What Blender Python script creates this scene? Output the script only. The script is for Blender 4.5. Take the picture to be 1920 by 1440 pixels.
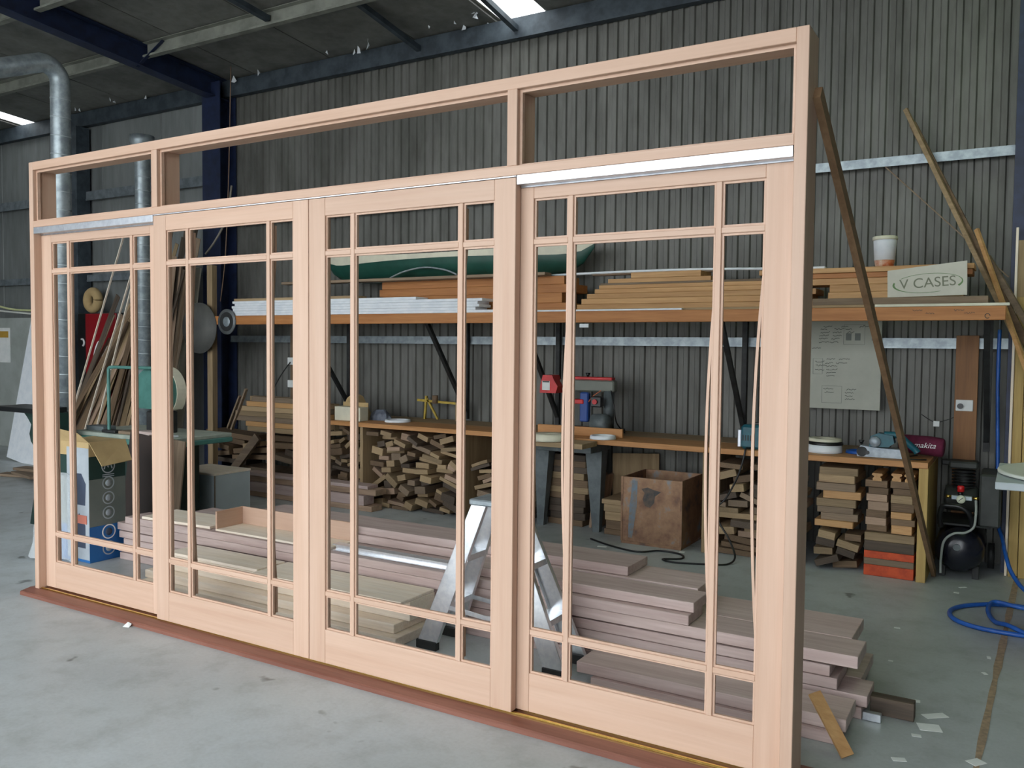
import bpy, math, random
from math import sin, cos, pi, radians
from mathutils import Vector, Matrix
C = bpy.context.scene.collection
for o in list(bpy.data.objects):
    bpy.data.objects.remove(o)

# ------------------------------------------------------------------ camera, sky, exposure
YAW, PITCH, ROLL = radians(-30.80970), radians(-2.60253), radians(0.54650)
fw = Vector((sin(YAW)*cos(PITCH), cos(YAW)*cos(PITCH), sin(PITCH)))
rt = Vector((cos(YAW), -sin(YAW), 0.0)); up = rt.cross(fw)
r2 = rt*cos(ROLL) + up*sin(ROLL); u2 = -rt*sin(ROLL) + up*cos(ROLL)
cam = bpy.data.objects.new('camera', bpy.data.cameras.new('camera')); C.objects.link(cam)
m = Matrix((r2, u2, -fw)).transposed().to_4x4(); m.translation = Vector((5.12976, -2.94701, 1.54062))
cam.matrix_world = m
cam.data.sensor_width = 36.0; cam.data.lens = 1604.946/1920*36; cam.data.clip_start = .05
bpy.context.scene.camera = cam

world = bpy.data.worlds.new('sky'); bpy.context.scene.world = world; world.use_nodes = True
bg = world.node_tree.nodes['Background']
bg.inputs[0].default_value = (0.90, 0.957, 1.0, 1); bg.inputs[1].default_value = 5.4
vs = bpy.context.scene.view_settings
vs.view_transform = 'Standard'; vs.look = 'None'; vs.gamma = 1.0; vs.exposure = 0.0; vs.use_curve_mapping = False

# ------------------------------------------------------------------ materials
def L(r, g, b):
    f = lambda c: (c/255/12.92) if c/255 <= .04045 else ((c/255+.055)/1.055)**2.4
    return (f(r), f(g), f(b), 1)
def newmat(name):
    mt = bpy.data.materials.new(name); mt.use_nodes = True
    return mt, mt.node_tree.nodes, mt.node_tree.links, mt.node_tree.nodes['Principled BSDF']
def coords(N, K, scale, rnd=True):
    tc = N.new('ShaderNodeTexCoord'); mp = N.new('ShaderNodeMapping'); mp.inputs['Scale'].default_value = scale
    K.new(tc.outputs['Object'], mp.inputs['Vector'])
    if rnd:
        oi = N.new('ShaderNodeObjectInfo'); ml = N.new('ShaderNodeMath'); ml.operation = 'MULTIPLY'; ml.inputs[1].default_value = 37.
        K.new(oi.outputs['Random'], ml.inputs[0]); cb = N.new('ShaderNodeCombineXYZ')
        for i in range(3): K.new(ml.outputs[0], cb.inputs[i])
        K.new(cb.outputs[0], mp.inputs['Location'])
    return mp.outputs['Vector']
def ramp(N, K, src, stops):
    r = N.new('ShaderNodeValToRGB'); e = r.color_ramp.elements
    e[0].position, e[0].color = stops[0]; e[1].position, e[1].color = stops[-1]
    for p, c in stops[1:-1]:
        x = e.new(p); x.color = c
    K.new(src, r.inputs[0]); return r.outputs[0]
def noise(N, K, vec, sc, det=4, rough=.55):
    n = N.new('ShaderNodeTexNoise'); n.inputs['Scale'].default_value = sc; n.inputs['Detail'].default_value = det
    n.inputs['Roughness'].default_value = rough; K.new(vec, n.inputs['Vector']); return n.outputs['Fac']
def hsv_rand(N, K, col, amt, sat=0.0):
    oi = N.new('ShaderNodeObjectInfo'); mr = N.new('ShaderNodeMapRange'); K.new(oi.outputs['Random'], mr.inputs[0])
    mr.inputs[3].default_value = 1-amt; mr.inputs[4].default_value = 1+amt
    h = N.new('ShaderNodeHueSaturation'); K.new(col, h.inputs['Color']); K.new(mr.outputs[0], h.inputs['Value'])
    return h.outputs[0]
def bump(N, K, B, src, st, dist=.002):
    b = N.new('ShaderNodeBump'); b.inputs['Strength'].default_value = st; b.inputs['Distance'].default_value = dist
    K.new(src, b.inputs['Height']); K.new(b.outputs[0], B.inputs['Normal'])
CACHE = {}
def wood(key, c1, c2, axis='X', rough=.6, rand=.08, across=14., along=.9, gr=.35):
    k = (key, axis)
    if k in CACHE: return CACHE[k]
    mt, N, K, B = newmat('wood_'+key+'_'+axis)
    s = [across]*3; s['XYZ'.index(axis)] = along
    v = coords(N, K, s)
    n1 = noise(N, K, v, 1.6, 5, .6)
    col = ramp(N, K, n1, [(.3, c1), (.72, c2)])
    n2 = noise(N, K, v, 7., 3, .5)
    mx = N.new('ShaderNodeMix'); mx.data_type = 'RGBA'; mx.blend_type = 'MULTIPLY'; mx.inputs[0].default_value = gr
    K.new(col, mx.inputs[6]); K.new(ramp(N, K, n2, [(.35, (.72, .68, .64, 1)), (.6, (1, 1, 1, 1))]), mx.inputs[7])
    K.new(hsv_rand(N, K, mx.outputs[2], rand), B.inputs['Base Color'])
    B.inputs['Roughness'].default_value = rough
    bump(N, K, B, n2, .12)
    CACHE[k] = mt; return mt
def plain(key, c, rough=.5, metal=0., spots=None, sc=6., rand=0., bmp=0.):
    if key in CACHE: return CACHE[key]
    mt, N, K, B = newmat(key)
    v = coords(N, K, (1, 1, 1), False)
    n = noise(N, K, v, sc, 5, .6)
    c2 = spots if spots else tuple(x*.86 for x in c[:3])+(1,)
    col = ramp(N, K, n, [(.38, c2), (.62, c)])
    if rand: col = hsv_rand(N, K, col, rand)
    K.new(col, B.inputs['Base Color'])
    B.inputs['Roughness'].default_value = rough; B.inputs['Metallic'].default_value = metal
    if bmp: bump(N, K, B, n, bmp, .004)
    CACHE[key] = mt; return mt

FRAME1, FRAME2 = L(194, 159, 136), L(206, 175, 154)
def mframe(a): return wood('joinery', FRAME1, FRAME2, a, .5, .05, 12., .5, .14)
def mhard(a='X'): return wood('hardwood', L(180, 156, 150), L(206, 188, 182), a, .62, .10)
def mpine(a='X'): return wood('pine', L(178, 132, 82), L(206, 164, 112), a, .6, .09)
def mpale(a='X'): return wood('pale_pine', L(238, 222, 200), L(246, 235, 220), a, .6, .06)
def mtan(a='X'): return wood('tan_offcut', L(134, 114, 86), L(182, 156, 120), a, .75, .3)
def mbrown(a='X'): return wood('brown_offcut', L(94, 76, 58), L(136, 112, 86), a, .75, .22)
def mdark(a='X'): return wood('dark_offcut', L(66, 56, 48), L(100, 86, 72), a, .75, .2)
def mpinkoff(a='X'): return wood('pink_offcut', L(146, 122, 102), L(186, 158, 134), a, .75, .15)
def mgrey(a='X'): return wood('weathered', L(110, 94, 78), L(150, 130, 108), a, .8, .18)
def mbench(a='X'): return wood('bench_board', L(176, 122, 70), L(206, 152, 98), a, .6, .06)
def mbeam(a='X'): return wood('shelf_beam', L(164, 104, 54), L(194, 134, 78), a, .6, .03)
def mply(a='X'): return wood('dusty_ply', L(150, 126, 94), L(182, 158, 122), a, .75, .1)
def msill(a='X'): return wood('merbau', L(112, 68, 54), L(142, 94, 78), a, .42, .02)
def mgreenpost(a='Z'): return wood('treated_post', L(168, 138, 78), L(196, 168, 104), a, .65, .12)
ALU = plain('aluminium', L(240, 243, 246), .3, .75, L(226, 230, 236), 40.)
ALUB = plain('brushed_track', L(214, 218, 224), .38, .85, L(196, 200, 208), 30.)
WHITE = plain('white_primer', L(234, 238, 242), .55, 0, L(222, 228, 234), 9.)
BRASS = plain('brass', L(226, 196, 110), .25, 1., L(206, 176, 92), 30.)
GALV = plain('galvanised', L(168, 178, 182), .42, .55, L(138, 148, 154), 14., .04)
GIRT = plain('girt_steel', L(128, 136, 142), .55, .3, L(100, 108, 114), 9.)
EAVE = plain('eave_steel', L(74, 84, 92), .6, .2, L(54, 62, 70), 7.)
BLUE = plain('blue_steel', L(36, 48, 80), .5, .0, L(28, 37, 62), 8.)
PURL = plain('purlin_steel', L(150, 152, 142), .6, .1, L(124, 126, 118), 5.)
BLACK = plain('black_enamel', L(26, 28, 30), .35, 0, L(18, 19, 20), 10.)
IRON = plain('dark_iron', L(48, 50, 50), .6, .2, L(34, 34, 34), 12.)
GREYP = plain('grey_machine_paint', L(104, 112, 114), .55, 0, L(84, 92, 94), 10.)
GREEN = plain('green_machine_paint', L(78, 128, 120), .45, 0, L(66, 114, 106), 9.)
DGREEN = plain('dark_green_paint', L(30, 56, 50), .5, 0, L(22, 44, 40), 9.)
TEAL = plain('teal_plastic', L(28, 96, 110), .4, 0, L(24, 84, 98), 20.)
RED = plain('red_plastic', L(206, 34, 36), .4, 0, L(184, 28, 30), 14.)
DRED = plain('deep_red_panel', L(142, 16, 26), .45, 0, L(122, 12, 22), 3.)
MAROON = plain('maroon_cloth', L(108, 30, 62), .85, 0, L(92, 24, 52), 30., 0, .4)
BLUEP = plain('blue_hose', L(34, 92, 176), .4, 0, L(28, 80, 160), 20.)
PAPER = plain('white_paper', L(232, 234, 232), .8, 0, L(222, 226, 224), 9.)
INK = plain('marker_ink', L(58, 64, 60), .7)
TINK = plain('soft_ink', L(122, 128, 122), .7)
WTEXT = plain('white_print', L(240, 240, 240), .6, 0, L(236, 236, 236))
KRAFT = plain('kraft_card', L(188, 162, 116), .85, 0, L(174, 148, 104), 4.)
MELA = plain('grey_melamine', L(186, 196, 200), .5, 0, L(176, 186, 190), 2.)
CREAM = plain('cream_paint', L(222, 218, 196), .55, 0, L(208, 204, 184), 6.)
ORANGE = plain('orange_paint', L(206, 84, 44), .7, 0, L(176, 66, 36), 16.)
YELLOW = plain('yellow_clamp_paint', L(186, 160, 60), .5, 0, L(160, 134, 50), 16.)

def m_rust():
    mt, N, K, B = newmat('rusty_steel'); v = coords(N, K, (1, 1, 1), False)
    n = noise(N, K, v, 4.5, 7, .65)
    col = ramp(N, K, n, [(.30, L(72, 70, 74)), (.42, L(130, 98, 78)), (.56, L(160, 126, 98)), (.66, L(132, 142, 148))])
    K.new(col, B.inputs['Base Color']); B.inputs['Roughness'].default_value = .7; B.inputs['Metallic'].default_value = .2
    bump(N, K, B, n, .25); return mt
RUST = m_rust()
def m_floor():
    mt, N, K, B = newmat('concrete'); v = coords(N, K, (1, 1, 1), False)
    n1 = noise(N, K, v, .55, 5, .6); n2 = noise(N, K, v, 5., 6, .62); n3 = noise(N, K, v, 60., 3, .6)
    base = ramp(N, K, n1, [(.32, L(154, 159, 159)), (.5, L(175, 181, 182)), (.68, L(188, 195, 197))])
    def mul(a, b, f):
        mx = N.new('ShaderNodeMix'); mx.data_type = 'RGBA'; mx.blend_type = 'MULTIPLY'; mx.inputs[0].default_value = f
        K.new(a, mx.inputs[6]); K.new(b, mx.inputs[7]); return mx.outputs[2]
    c = mul(base, ramp(N, K, n2, [(.3, (.72, .70, .66, 1)), (.52, (1, 1, 1, 1))]), .55)
    vs_ = N.new('ShaderNodeTexVoronoi'); vs_.inputs['Scale'].default_value = 3.1; vs_.inputs['Randomness'].default_value = 1.
    wv = N.new('ShaderNodeVectorMath'); wv.operation = 'ADD'
    nn = N.new('ShaderNodeTexNoise'); nn.inputs['Scale'].default_value = 9.; K.new(v, nn.inputs['Vector'])
    sc = N.new('ShaderNodeVectorMath'); sc.operation = 'SCALE'; sc.inputs['Scale'].default_value = .16
    K.new(nn.outputs['Color'], sc.inputs[0]); K.new(v, wv.inputs[0]); K.new(sc.outputs[0], wv.inputs[1]); K.new(wv.outputs[0], vs_.inputs['Vector'])
    c = mul(c, ramp(N, K, vs_.outputs['Distance'], [(.06, (.30, .29, .27, 1)), (.12, (1, 1, 1, 1))]), .85)
    c = mul(c, ramp(N, K, n3, [(.3, (.86, .86, .86, 1)), (.6, (1, 1, 1, 1))]), .6)
    K.new(c, B.inputs['Base Color'])
    K.new(ramp(N, K, n2, [(.3, (.52, .52, .52, 1)), (.7, (.34, .34, .34, 1))]), B.inputs['Roughness'])
    bump(N, K, B, n3, .08); return mt
CONC = m_floor()
def m_sheet(key, c1, c2, c3, stretch=.25, sc=3.):
    mt, N, K, B = newmat(key); v = coords(N, K, (1, 1, stretch), True)
    n = noise(N, K, v, sc, 6, .62); n2 = noise(N, K, v, sc*6, 4, .6)
    col = ramp(N, K, n, [(.3, c1), (.5, c2), (.7, c3)])
    mx = N.new('ShaderNodeMix'); mx.data_type = 'RGBA'; mx.blend_type = 'MULTIPLY'; mx.inputs[0].default_value = .5
    K.new(col, mx.inputs[6]); K.new(ramp(N, K, n2, [(.35, (.7, .68, .66, 1)), (.6, (1, 1, 1, 1))]), mx.inputs[7])
    K.new(hsv_rand(N, K, mx.outputs[2], .07), B.inputs['Base Color'])
    B.inputs['Roughness'].default_value = .6; B.inputs['Metallic'].default_value = .15
    bump(N, K, B, n2, .1); return mt
SHEET = m_sheet('corrugated_sheet', L(90, 90, 85), L(110, 110, 105), L(122, 122, 117))
PANEL = m_sheet('lined_wall_panel', L(104, 108, 108), L(126, 130, 130), L(138, 142, 142), .15, 2.)
FOIL = m_sheet('dusty_roof_lining', L(104, 104, 100), L(128, 128, 124), L(142, 142, 136), .6, 2.)
PRECAST = plain('painted_block', L(164, 170, 166), .8, 0, L(150, 156, 150), 3.)
def m_sky(key, c):
    mt, N, K, B = newmat(key)
    t = N.new('ShaderNodeBsdfTranslucent'); t.inputs[0].default_value = c
    tr = N.new('ShaderNodeBsdfTransparent'); tr.inputs[0].default_value = c
    mx = N.new('ShaderNodeMixShader'); mx.inputs[0].default_value = .45
    K.new(t.outputs[0], mx.inputs[1]); K.new(tr.outputs[0], mx.inputs[2])
    K.new(mx.outputs[0], N['Material Output'].inputs['Surface']); return mt
SKYL = m_sky('clear_fibreglass', (.86, .85, .82, 1)); SKYG = m_sky('green_fibreglass', (.62, .80, .46, 1))
def m_plastic():
    mt, N, K, B = newmat('clear_plastic_wrap')
    B.inputs['Base Color'].default_value = (.85, .9, .92, 1); B.inputs['Roughness'].default_value = .25; B.inputs['Alpha'].default_value = .38
    v = coords(N, K, (1, 1, 1), False); bump(N, K, B, noise(N, K, v, 18., 4), .8, .02); return mt
WRAP = m_plastic()

# ------------------------------------------------------------------ mesh helpers
class MB:
    def __init__(s): s.v = []; s.f = []; s.sm = []
    def add(s, vs, fs, smooth=False):
        b = len(s.v); s.v += [tuple(x) for x in vs]; s.f += [tuple(b+i for i in f) for f in fs]; s.sm += [smooth]*len(fs); return s
    def box(s, x0, x1, y0, y1, z0, z1):
        return s.add([(x0, y0, z0), (x1, y0, z0), (x1, y1, z0), (x0, y1, z0), (x0, y0, z1), (x1, y0, z1), (x1, y1, z1), (x0, y1, z1)],
                     [(3, 2, 1, 0), (4, 5, 6, 7), (0, 1, 5, 4), (1, 2, 6, 5), (2, 3, 7, 6), (3, 0, 4, 7)])
    def bbox(s, x0, x1, y0, y1, z0, z1, b=.003):     # box with chamfered edges
        cx, cy, cz = (x0+x1)/2, (y0+y1)/2, (z0+z1)/2; hx, hy, hz = (x1-x0)/2, (y1-y0)/2, (z1-z0)/2
        b = min(b, hx*.45, hy*.45, hz*.45); vs = []
        for sx in (-1, 1):
            for sy in (-1, 1):
                for sz in (-1, 1):
                    vs += [(cx+sx*hx, cy+sy*(hy-b), cz+sz*(hz-b)), (cx+sx*(hx-b), cy+sy*hy, cz+sz*(hz-b)), (cx+sx*(hx-b), cy+sy*(hy-b), cz+sz*hz)]
        I = lambda sx, sy, sz, k: ((sx*2+sy)*2+sz)*3+k
        F = []
        for a in (0, 1):
            q = [I(a, 0, 0, 0), I(a, 1, 0, 0), I(a, 1, 1, 0), I(a, 0, 1, 0)]; F.append(q if a else q[::-1])
            q = [I(0, a, 0, 1), I(1, a, 0, 1), I(1, a, 1, 1), I(0, a, 1, 1)]; F.append(q[::-1] if a else q)
            q = [I(0, 0, a, 2), I(1, 0, a, 2), I(1, 1, a, 2), I(0, 1, a, 2)]; F.append(q if a else q[::-1])
        for a in (0, 1):
            for c in (0, 1):
                F.append((I(a, c, 0, 0), I(a, c, 1, 0), I(a, c, 1, 1), I(a, c, 0, 1)))
                F.append((I(a, 0, c, 0), I(a, 1, c, 0), I(a, 1, c, 2), I(a, 0, c, 2)))
                F.append((I(0, a, c, 1), I(1, a, c, 1), I(1, a, c, 2), I(0, a, c, 2)))
                for d in (0, 1): F.append((I(a, c, d, 0), I(a, c, d, 1), I(a, c, d, 2)))
        return s.add(vs, F)
    def prism(s, poly, d, axis='Y', a=0.):            # polygon in the plane normal to axis, from a to a+d
        n = len(poly); ax = {'X': lambda p, t: (t, p[0], p[1]), 'Y': lambda p, t: (p[0], t, p[1]), 'Z': lambda p, t: (p[0], p[1], t)}[axis]
        vs = [ax(p, a) for p in poly]+[ax(p, a+d) for p in poly]
        return s.add(vs, [tuple(range(n))[::-1], tuple(range(n, 2*n))]+[(i, (i+1) % n, n+(i+1) % n, n+i) for i in range(n)])
    def tube(s, pts, r, n=10, cap=True, closed=False):
        pts = [Vector(p) for p in pts]; m_ = len(pts); rr = r if isinstance(r, (list, tuple)) else [r]*m_
        vs = []; prev = None
        for i, p in enumerate(pts):
            if closed: t = pts[(i+1) % m_]-pts[i-1]
            else: t = pts[min(i+1, m_-1)]-pts[max(i-1, 0)]
            t.normalize()
            if prev is None:
                a = Vector((0, 0, 1)) if abs(t.z) < .9 else Vector((1, 0, 0)); u = t.cross(a).normalized()
            else:
                u = prev-t*prev.dot(t); u.normalize()
            prev = u; w = t.cross(u)
            for k in range(n): vs.append(p+(u*cos(2*pi*k/n)+w*sin(2*pi*k/n))*rr[i])
        F = []
        for i in range(m_ if closed else m_-1):
            j = (i+1) % m_
            for k in range(n): F.append((i*n+k, i*n+(k+1) % n, j*n+(k+1) % n, j*n+k))
        s.add(vs, F, True)
        if cap and not closed:
            b = len(s.v)-len(vs)
            s.f.append(tuple(b+k for k in range(n))[::-1]); s.f.append(tuple(b+(m_-1)*n+k for k in range(n))); s.sm += [False, False]
        return s
    def lathe(s, prof, c, axis='Z', n=24):            # prof: (radius, height) pairs
        vs = []
        for r, h in prof:
            for k in range(n):
                a = 2*pi*k/n; p = (r*cos(a), r*sin(a), h)
                if axis == 'Y': p = (p[0], p[2], p[1])
                if axis == 'X': p = (p[2], p[0], p[1])
                vs.append((c[0]+p[0], c[1]+p[1], c[2]+p[2]))
        F = [(i*n+k, i*n+(k+1) % n, (i+1)*n+(k+1) % n, (i+1)*n+k) for i in range(len(prof)-1) for k in range(n)]
        s.add(vs, F, True); b = len(s.v)-len(vs)
        s.f.append(tuple(b+k for k in range(n))[::-1]); s.f.append(tuple(b+(len(prof)-1)*n+k for k in range(n))); s.sm += [False, False]
        return s
    def beam(s, p, q, w, h, upv=(0, 0, 1)):           # square bar between two points: w sideways, h along upv
        p, q = Vector(p), Vector(q); t = (q-p).normalized(); sd = t.cross(Vector(upv)).normalized(); u = sd.cross(t)
        vs = [e+sd*a*w/2+u*b*h/2 for e in (p, q) for a, b in ((-1, -1), (1, -1), (1, 1), (-1, 1))]
        return s.add(vs, [(0, 1, 2, 3), (7, 6, 5, 4), (0, 4, 5, 1), (1, 5, 6, 2), (2, 6, 7, 3), (3, 7, 4, 0)])
    def build(s, name, mat, parent=None, origin=None, rot=None):
        xs, ys, zs = zip(*s.v)
        o0 = Vector(origin) if origin is not None else Vector(((min(xs)+max(xs))/2, (min(ys)+max(ys))/2, min(zs)))
        me = bpy.data.meshes.new(name); me.from_pydata([tuple(Vector(v)-o0) for v in s.v], [], s.f)
        me.polygons.foreach_set('use_smooth', s.sm); me.update()
        import bmesh as _b
        bm = _b.new(); bm.from_mesh(me); _b.ops.recalc_face_normals(bm, faces=bm.faces); bm.to_mesh(me); bm.free()
        me.materials.append(mat)
        return link(name, me, parent, o0, rot)
def link(name, me, parent, loc, rot=None):
    o = bpy.data.objects.new(name, me); C.objects.link(o); o.location = loc
    if parent is not None:
        o.parent = parent; q = parent; w = Vector((0, 0, 0))
        while q is not None: w += q.location; q = q.parent
        o.location = Vector(loc)-w
    if rot: o.rotation_euler = rot
    return o
def tag(o, label=None, cat=None, group=None, kind=None):
    for k, v in (('label', label), ('category', cat), ('group', group), ('kind', kind)):
        if v: o[k] = v
    return o
def thing(name, label, cat, loc, group=None):
    e = bpy.data.objects.new(name, None); C.objects.link(e); e.location = loc; e.empty_display_size = .1
    return tag(e, label, cat, group)
def struct(name, mb, mat, origin=(0, 0, 0)): return tag(mb.build(name, mat, None, origin), kind='structure')
def sempty(name, loc=(0, 0, 0)):
    e = bpy.data.objects.new(name, None); C.objects.link(e); e.location = loc; e['kind'] = 'structure'; return e
def bx(name, x0, x1, y0, y1, z0, z1, mat, parent=None, b=.002, **k):
    o = MB().bbox(x0, x1, y0, y1, z0, z1, b).build(name, mat, parent)
    return tag(o, **k) if k else o
def text_mesh(s, size, shear=0., ext=.0008):
    cu = bpy.data.curves.new('lettering', 'FONT'); cu.body = s; cu.size = size; cu.shear = shear; cu.extrude = ext
    cu.align_x = 'CENTER'; cu.align_y = 'CENTER'
    o = bpy.data.objects.new('lettering', cu); C.objects.link(o)
    me = bpy.data.meshes.new_from_object(o.evaluated_get(bpy.context.evaluated_depsgraph_get()))
    bpy.data.objects.remove(o); return me
def lettering(s, size, loc, rot, mat, parent, shear=0.):
    me = text_mesh(s, size, shear); me.materials.clear(); me.materials.append(mat); me.name = 'lettering'
    return link('lettering', me, parent, loc, rot)
def ribbon(pts, w, nrm, th=.0012):                    # thin flat stroke along pts, lying on a face of normal nrm
    mb = MB(); nrm = Vector(nrm); pts = [Vector(p) for p in pts]; ws = w if isinstance(w, list) else [w]*len(pts); vs = []
    for i, p in enumerate(pts):
        t = (pts[min(i+1, len(pts)-1)]-pts[max(i-1, 0)]).normalized(); sd = nrm.cross(t)
        vs += [p+sd*ws[i]/2, p-sd*ws[i]/2, p-sd*ws[i]/2+nrm*th, p+sd*ws[i]/2+nrm*th]
    F = []
    for i in range(len(pts)-1):
        for k in range(4): F.append((i*4+k, i*4+(k+1) % 4, i*4+4+(k+1) % 4, i*4+4+k))
    return mb.add(vs, F)
def arc(c, r, a0, a1, n, ax='XZ'):
    out = []
    for i in range(n+1):
        a = a0+(a1-a0)*i/n; u, v = r*cos(a), r*sin(a)
        out.append({'XZ': (c[0]+u, c[1], c[2]+v), 'XY': (c[0]+u, c[1]+v, c[2]), 'YZ': (c[0], c[1]+u, c[2]+v)}[ax])
    return out
def smooth_path(pts, n=8):
    P_ = [Vector(p) for p in pts]; out = []
    for i in range(len(P_)-1):
        a, b, c, d = P_[max(i-1, 0)], P_[i], P_[i+1], P_[min(i+2, len(P_)-1)]
        for k in range(n):
            t = k/n; out.append(.5*((2*b)+(c-a)*t+(2*a-5*b+4*c-d)*t*t+(3*b-3*c+d-a)*t**3))
    out.append(P_[-1]); return out

ORD = ('lowest', 'second', 'third', 'fourth', 'fifth', 'sixth', 'seventh', 'eighth', 'ninth', 'tenth', 'eleventh', 'twelfth', 'thirteenth', 'fourteenth')
# ------------------------------------------------------------------ the shed
XL, XR, YF, YB = -13.0, 11.0, -5.6, 4.1
floor = struct('floor', MB().box(XL, XR, YF, YB+.1, -.15, 0), CONC)
g = struct('trim_1', MB().box(-40, 40, -40, YF-.001, -.2, -.03), plain('outside_yard', L(168, 166, 160), .9)); g['label'] = 'pale concrete yard outside the open shed front'
SAW = plain('sawdust_joint', L(176, 150, 122), .9, 0, L(140, 122, 104), 30.)
rng = random.Random(5)
def jointline(p, q, w, mat, n=22):
    mb = MB(); vs = []; p, q = Vector(p), Vector(q); sd = (q-p).normalized().cross(Vector((0, 0, 1)))
    for i in range(n+1):
        c = p.lerp(q, i/n); a = w*(.6+.7*rng.random())/2; vs += [c+sd*a, c-sd*a]
    top = [v+Vector((0, 0, .0015)) for v in vs]
    return mb.add([v+Vector((0, 0, .0002)) for v in vs]+top, [(2*(n+1)+2*i, 2*(n+1)+2*i+1, 2*(n+1)+2*i+3, 2*(n+1)+2*i+2) for i in range(n)])
jointline((5.14, 3.7, 0), (4.99, -.5, 0), .03, SAW).build('expansion_joint', SAW, floor)
# back wall: corrugated sheets between the two blue columns and beyond, flat lined panels in the far bay
wall = sempty('wall_back')
def sheet_mesh(w, h, pitch=.1):
    prof = [(0, 0), (.34, 0), (.44, -.018), (.80, -.018), (.90, 0)]
    xs = []
    for k in range(int(round(w/pitch))):
        for a, b in prof: xs.append((k*pitch+a*pitch, b))
    xs.append((w, 0)); n = len(xs)
    vs = [(x, y, 0) for x, y in xs]+[(x, y, h) for x, y in xs]+[(0, .006, 0), (w, .006, 0), (0, .006, h), (w, .006, h)]
    me = bpy.data.meshes.new('wall_sheet'); me.from_pydata(vs, [], [(i, i+1, n+i+1, n+i) for i in range(n-1)]+[(2*n, 2*n+2, 2*n+3, 2*n+1)]); me.materials.append(SHEET); return me
sm = sheet_mesh(.8, 4.60)
x = -3.0
i = 0
while x < XR:
    link('wall_sheet', sm, wall, (x, YB-.003*(i % 2), 0)); x += .8; i += 1
x = -3.0
while x > XL:
    x -= 1.2; MB().bbox(x+.004, x+1.196, YB-.012, YB+.03, 0, 4.60, .006).build('wall_panel', PANEL, wall)
MB().box(XL, XR, YB+.035, YB+.06, -.1, 4.62).build('wall_backing', IRON, wall)
MB().box(XL, -6.25, YB-.16, YB-.02, 0, 1.86).build('block_dado', PRECAST, wall)
struct('wall_left', MB().box(XL-.1, XL, YF, YB+.1, -.1, 5.8), PANEL)
struct('wall_right', MB().box(XR, XR+.1, YF, YB+.1, -.1, 5.8), PANEL)
RS = .085
def rz(y): return 4.58+RS*(YB-y)
# front wall around the open roller doors
wf = MB()
wf.box(XL, -4.5, YF-.1, YF, 0, 5.8); wf.box(6.4, XR, YF-.1, YF, 0, 5.8); wf.box(-4.5, 6.4, YF-.1, YF, 4.6, 5.8)
struct('wall_front', wf, PANEL)
# roof lining with fibreglass skylights
ceil = sempty('ceiling')
def slab(x0, x1, y0, y1, z=0., th=.02):
    return MB().add([(x0, y0, rz(y0)+z), (x1, y0, rz(y0)+z), (x1, y1, rz(y1)+z), (x0, y1, rz(y1)+z), (x0, y0, rz(y0)+z+th), (x1, y0, rz(y0)+z+th), (x1, y1, rz(y1)+z+th), (x0, y1, rz(y1)+z+th)],
                    [(3, 2, 1, 0), (4, 5, 6, 7), (0, 1, 5, 4), (1, 2, 6, 5), (2, 3, 7, 6), (3, 0, 4, 7)])
edges = [-13.1]
k = -2.46-1.13*9
while k < .5:
    if k > -13: edges.append(round(k, 3))
    k += 1.13
edges = sorted([e for e in edges if abs(e+6.98) > .02]+[-7.25, -6.85])
edges += [.77, 1.30, 2.06, 3.10, 4.20, 4.75, 5.95, 7.1, 8.2, 9.3, 11.1]
skyx = {-7.25: [(SKYL, -5.0, 4.3)], .77: [(SKYL, -5.0, 4.3)], 4.75: [(SKYG, 1.4, 3.3)]}
for a, b in zip(edges[:-1], edges[1:]):
    sk = skyx.get(a, [])
    cuts = sorted([(p, q, mt) for mt, p, q in sk]); yy = YF-.2
    for p, q, mt in cuts+[(4.3, 4.3, None)]:
        if p-yy > .05: slab(a+.008, b-.008, yy, p).build('roof_panel', FOIL, ceil)
        yy = q
        if mt is None: continue
        n = int((b-a)/.05); w = (b-a)/n; pr = [(a+i*w, .018*(i % 2)) for i in range(n+1)]
        vs = [(x_, y_, rz(y_)+.012+h) for y_ in (p, q) for x_, h in pr]
        MB().add(vs, [(i, i+1, n+2+i, n+1+i) for i in range(n)]).build('skylight_offscreen' if mt is SKYG else 'skylight_sheet', mt, ceil)
for a in edges[1:-1]:
    if a in (.77, 1.30, -7.25, -6.85, 4.75, 5.95, 3.10, 4.20): slab(a-.03, a+.03, YF-.2, 4.3, .021, .02).build('seam_strip', FOIL, ceil)
    else: slab(a-.05, a+.05, YF-.2, 4.3, .021, .02).build('seam_strip', FOIL, ceil)
rng = random.Random(11)
for i in range(26):                                    # torn foil hanging at the eave
    x_ = rng.choice([rng.uniform(-6.2, -3.3), rng.uniform(-2.8, 1.0)]); y_ = rng.uniform(3.75, 4.03); z_ = rz(y_)-.01; s = rng.uniform(.015, .05)
    vs = [(x_+rng.uniform(-s, s), y_+rng.uniform(-s, s)*.5, z_-rng.uniform(0, s*1.6)) for _ in range(4)]
    vs[0] = (x_, y_, z_+.012)
    MB().add(vs, [(0, 1, 2), (0, 2, 3), (0, 1, 3), (1, 2, 3)]).build('torn_foil', WHITE, ceil)
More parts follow.
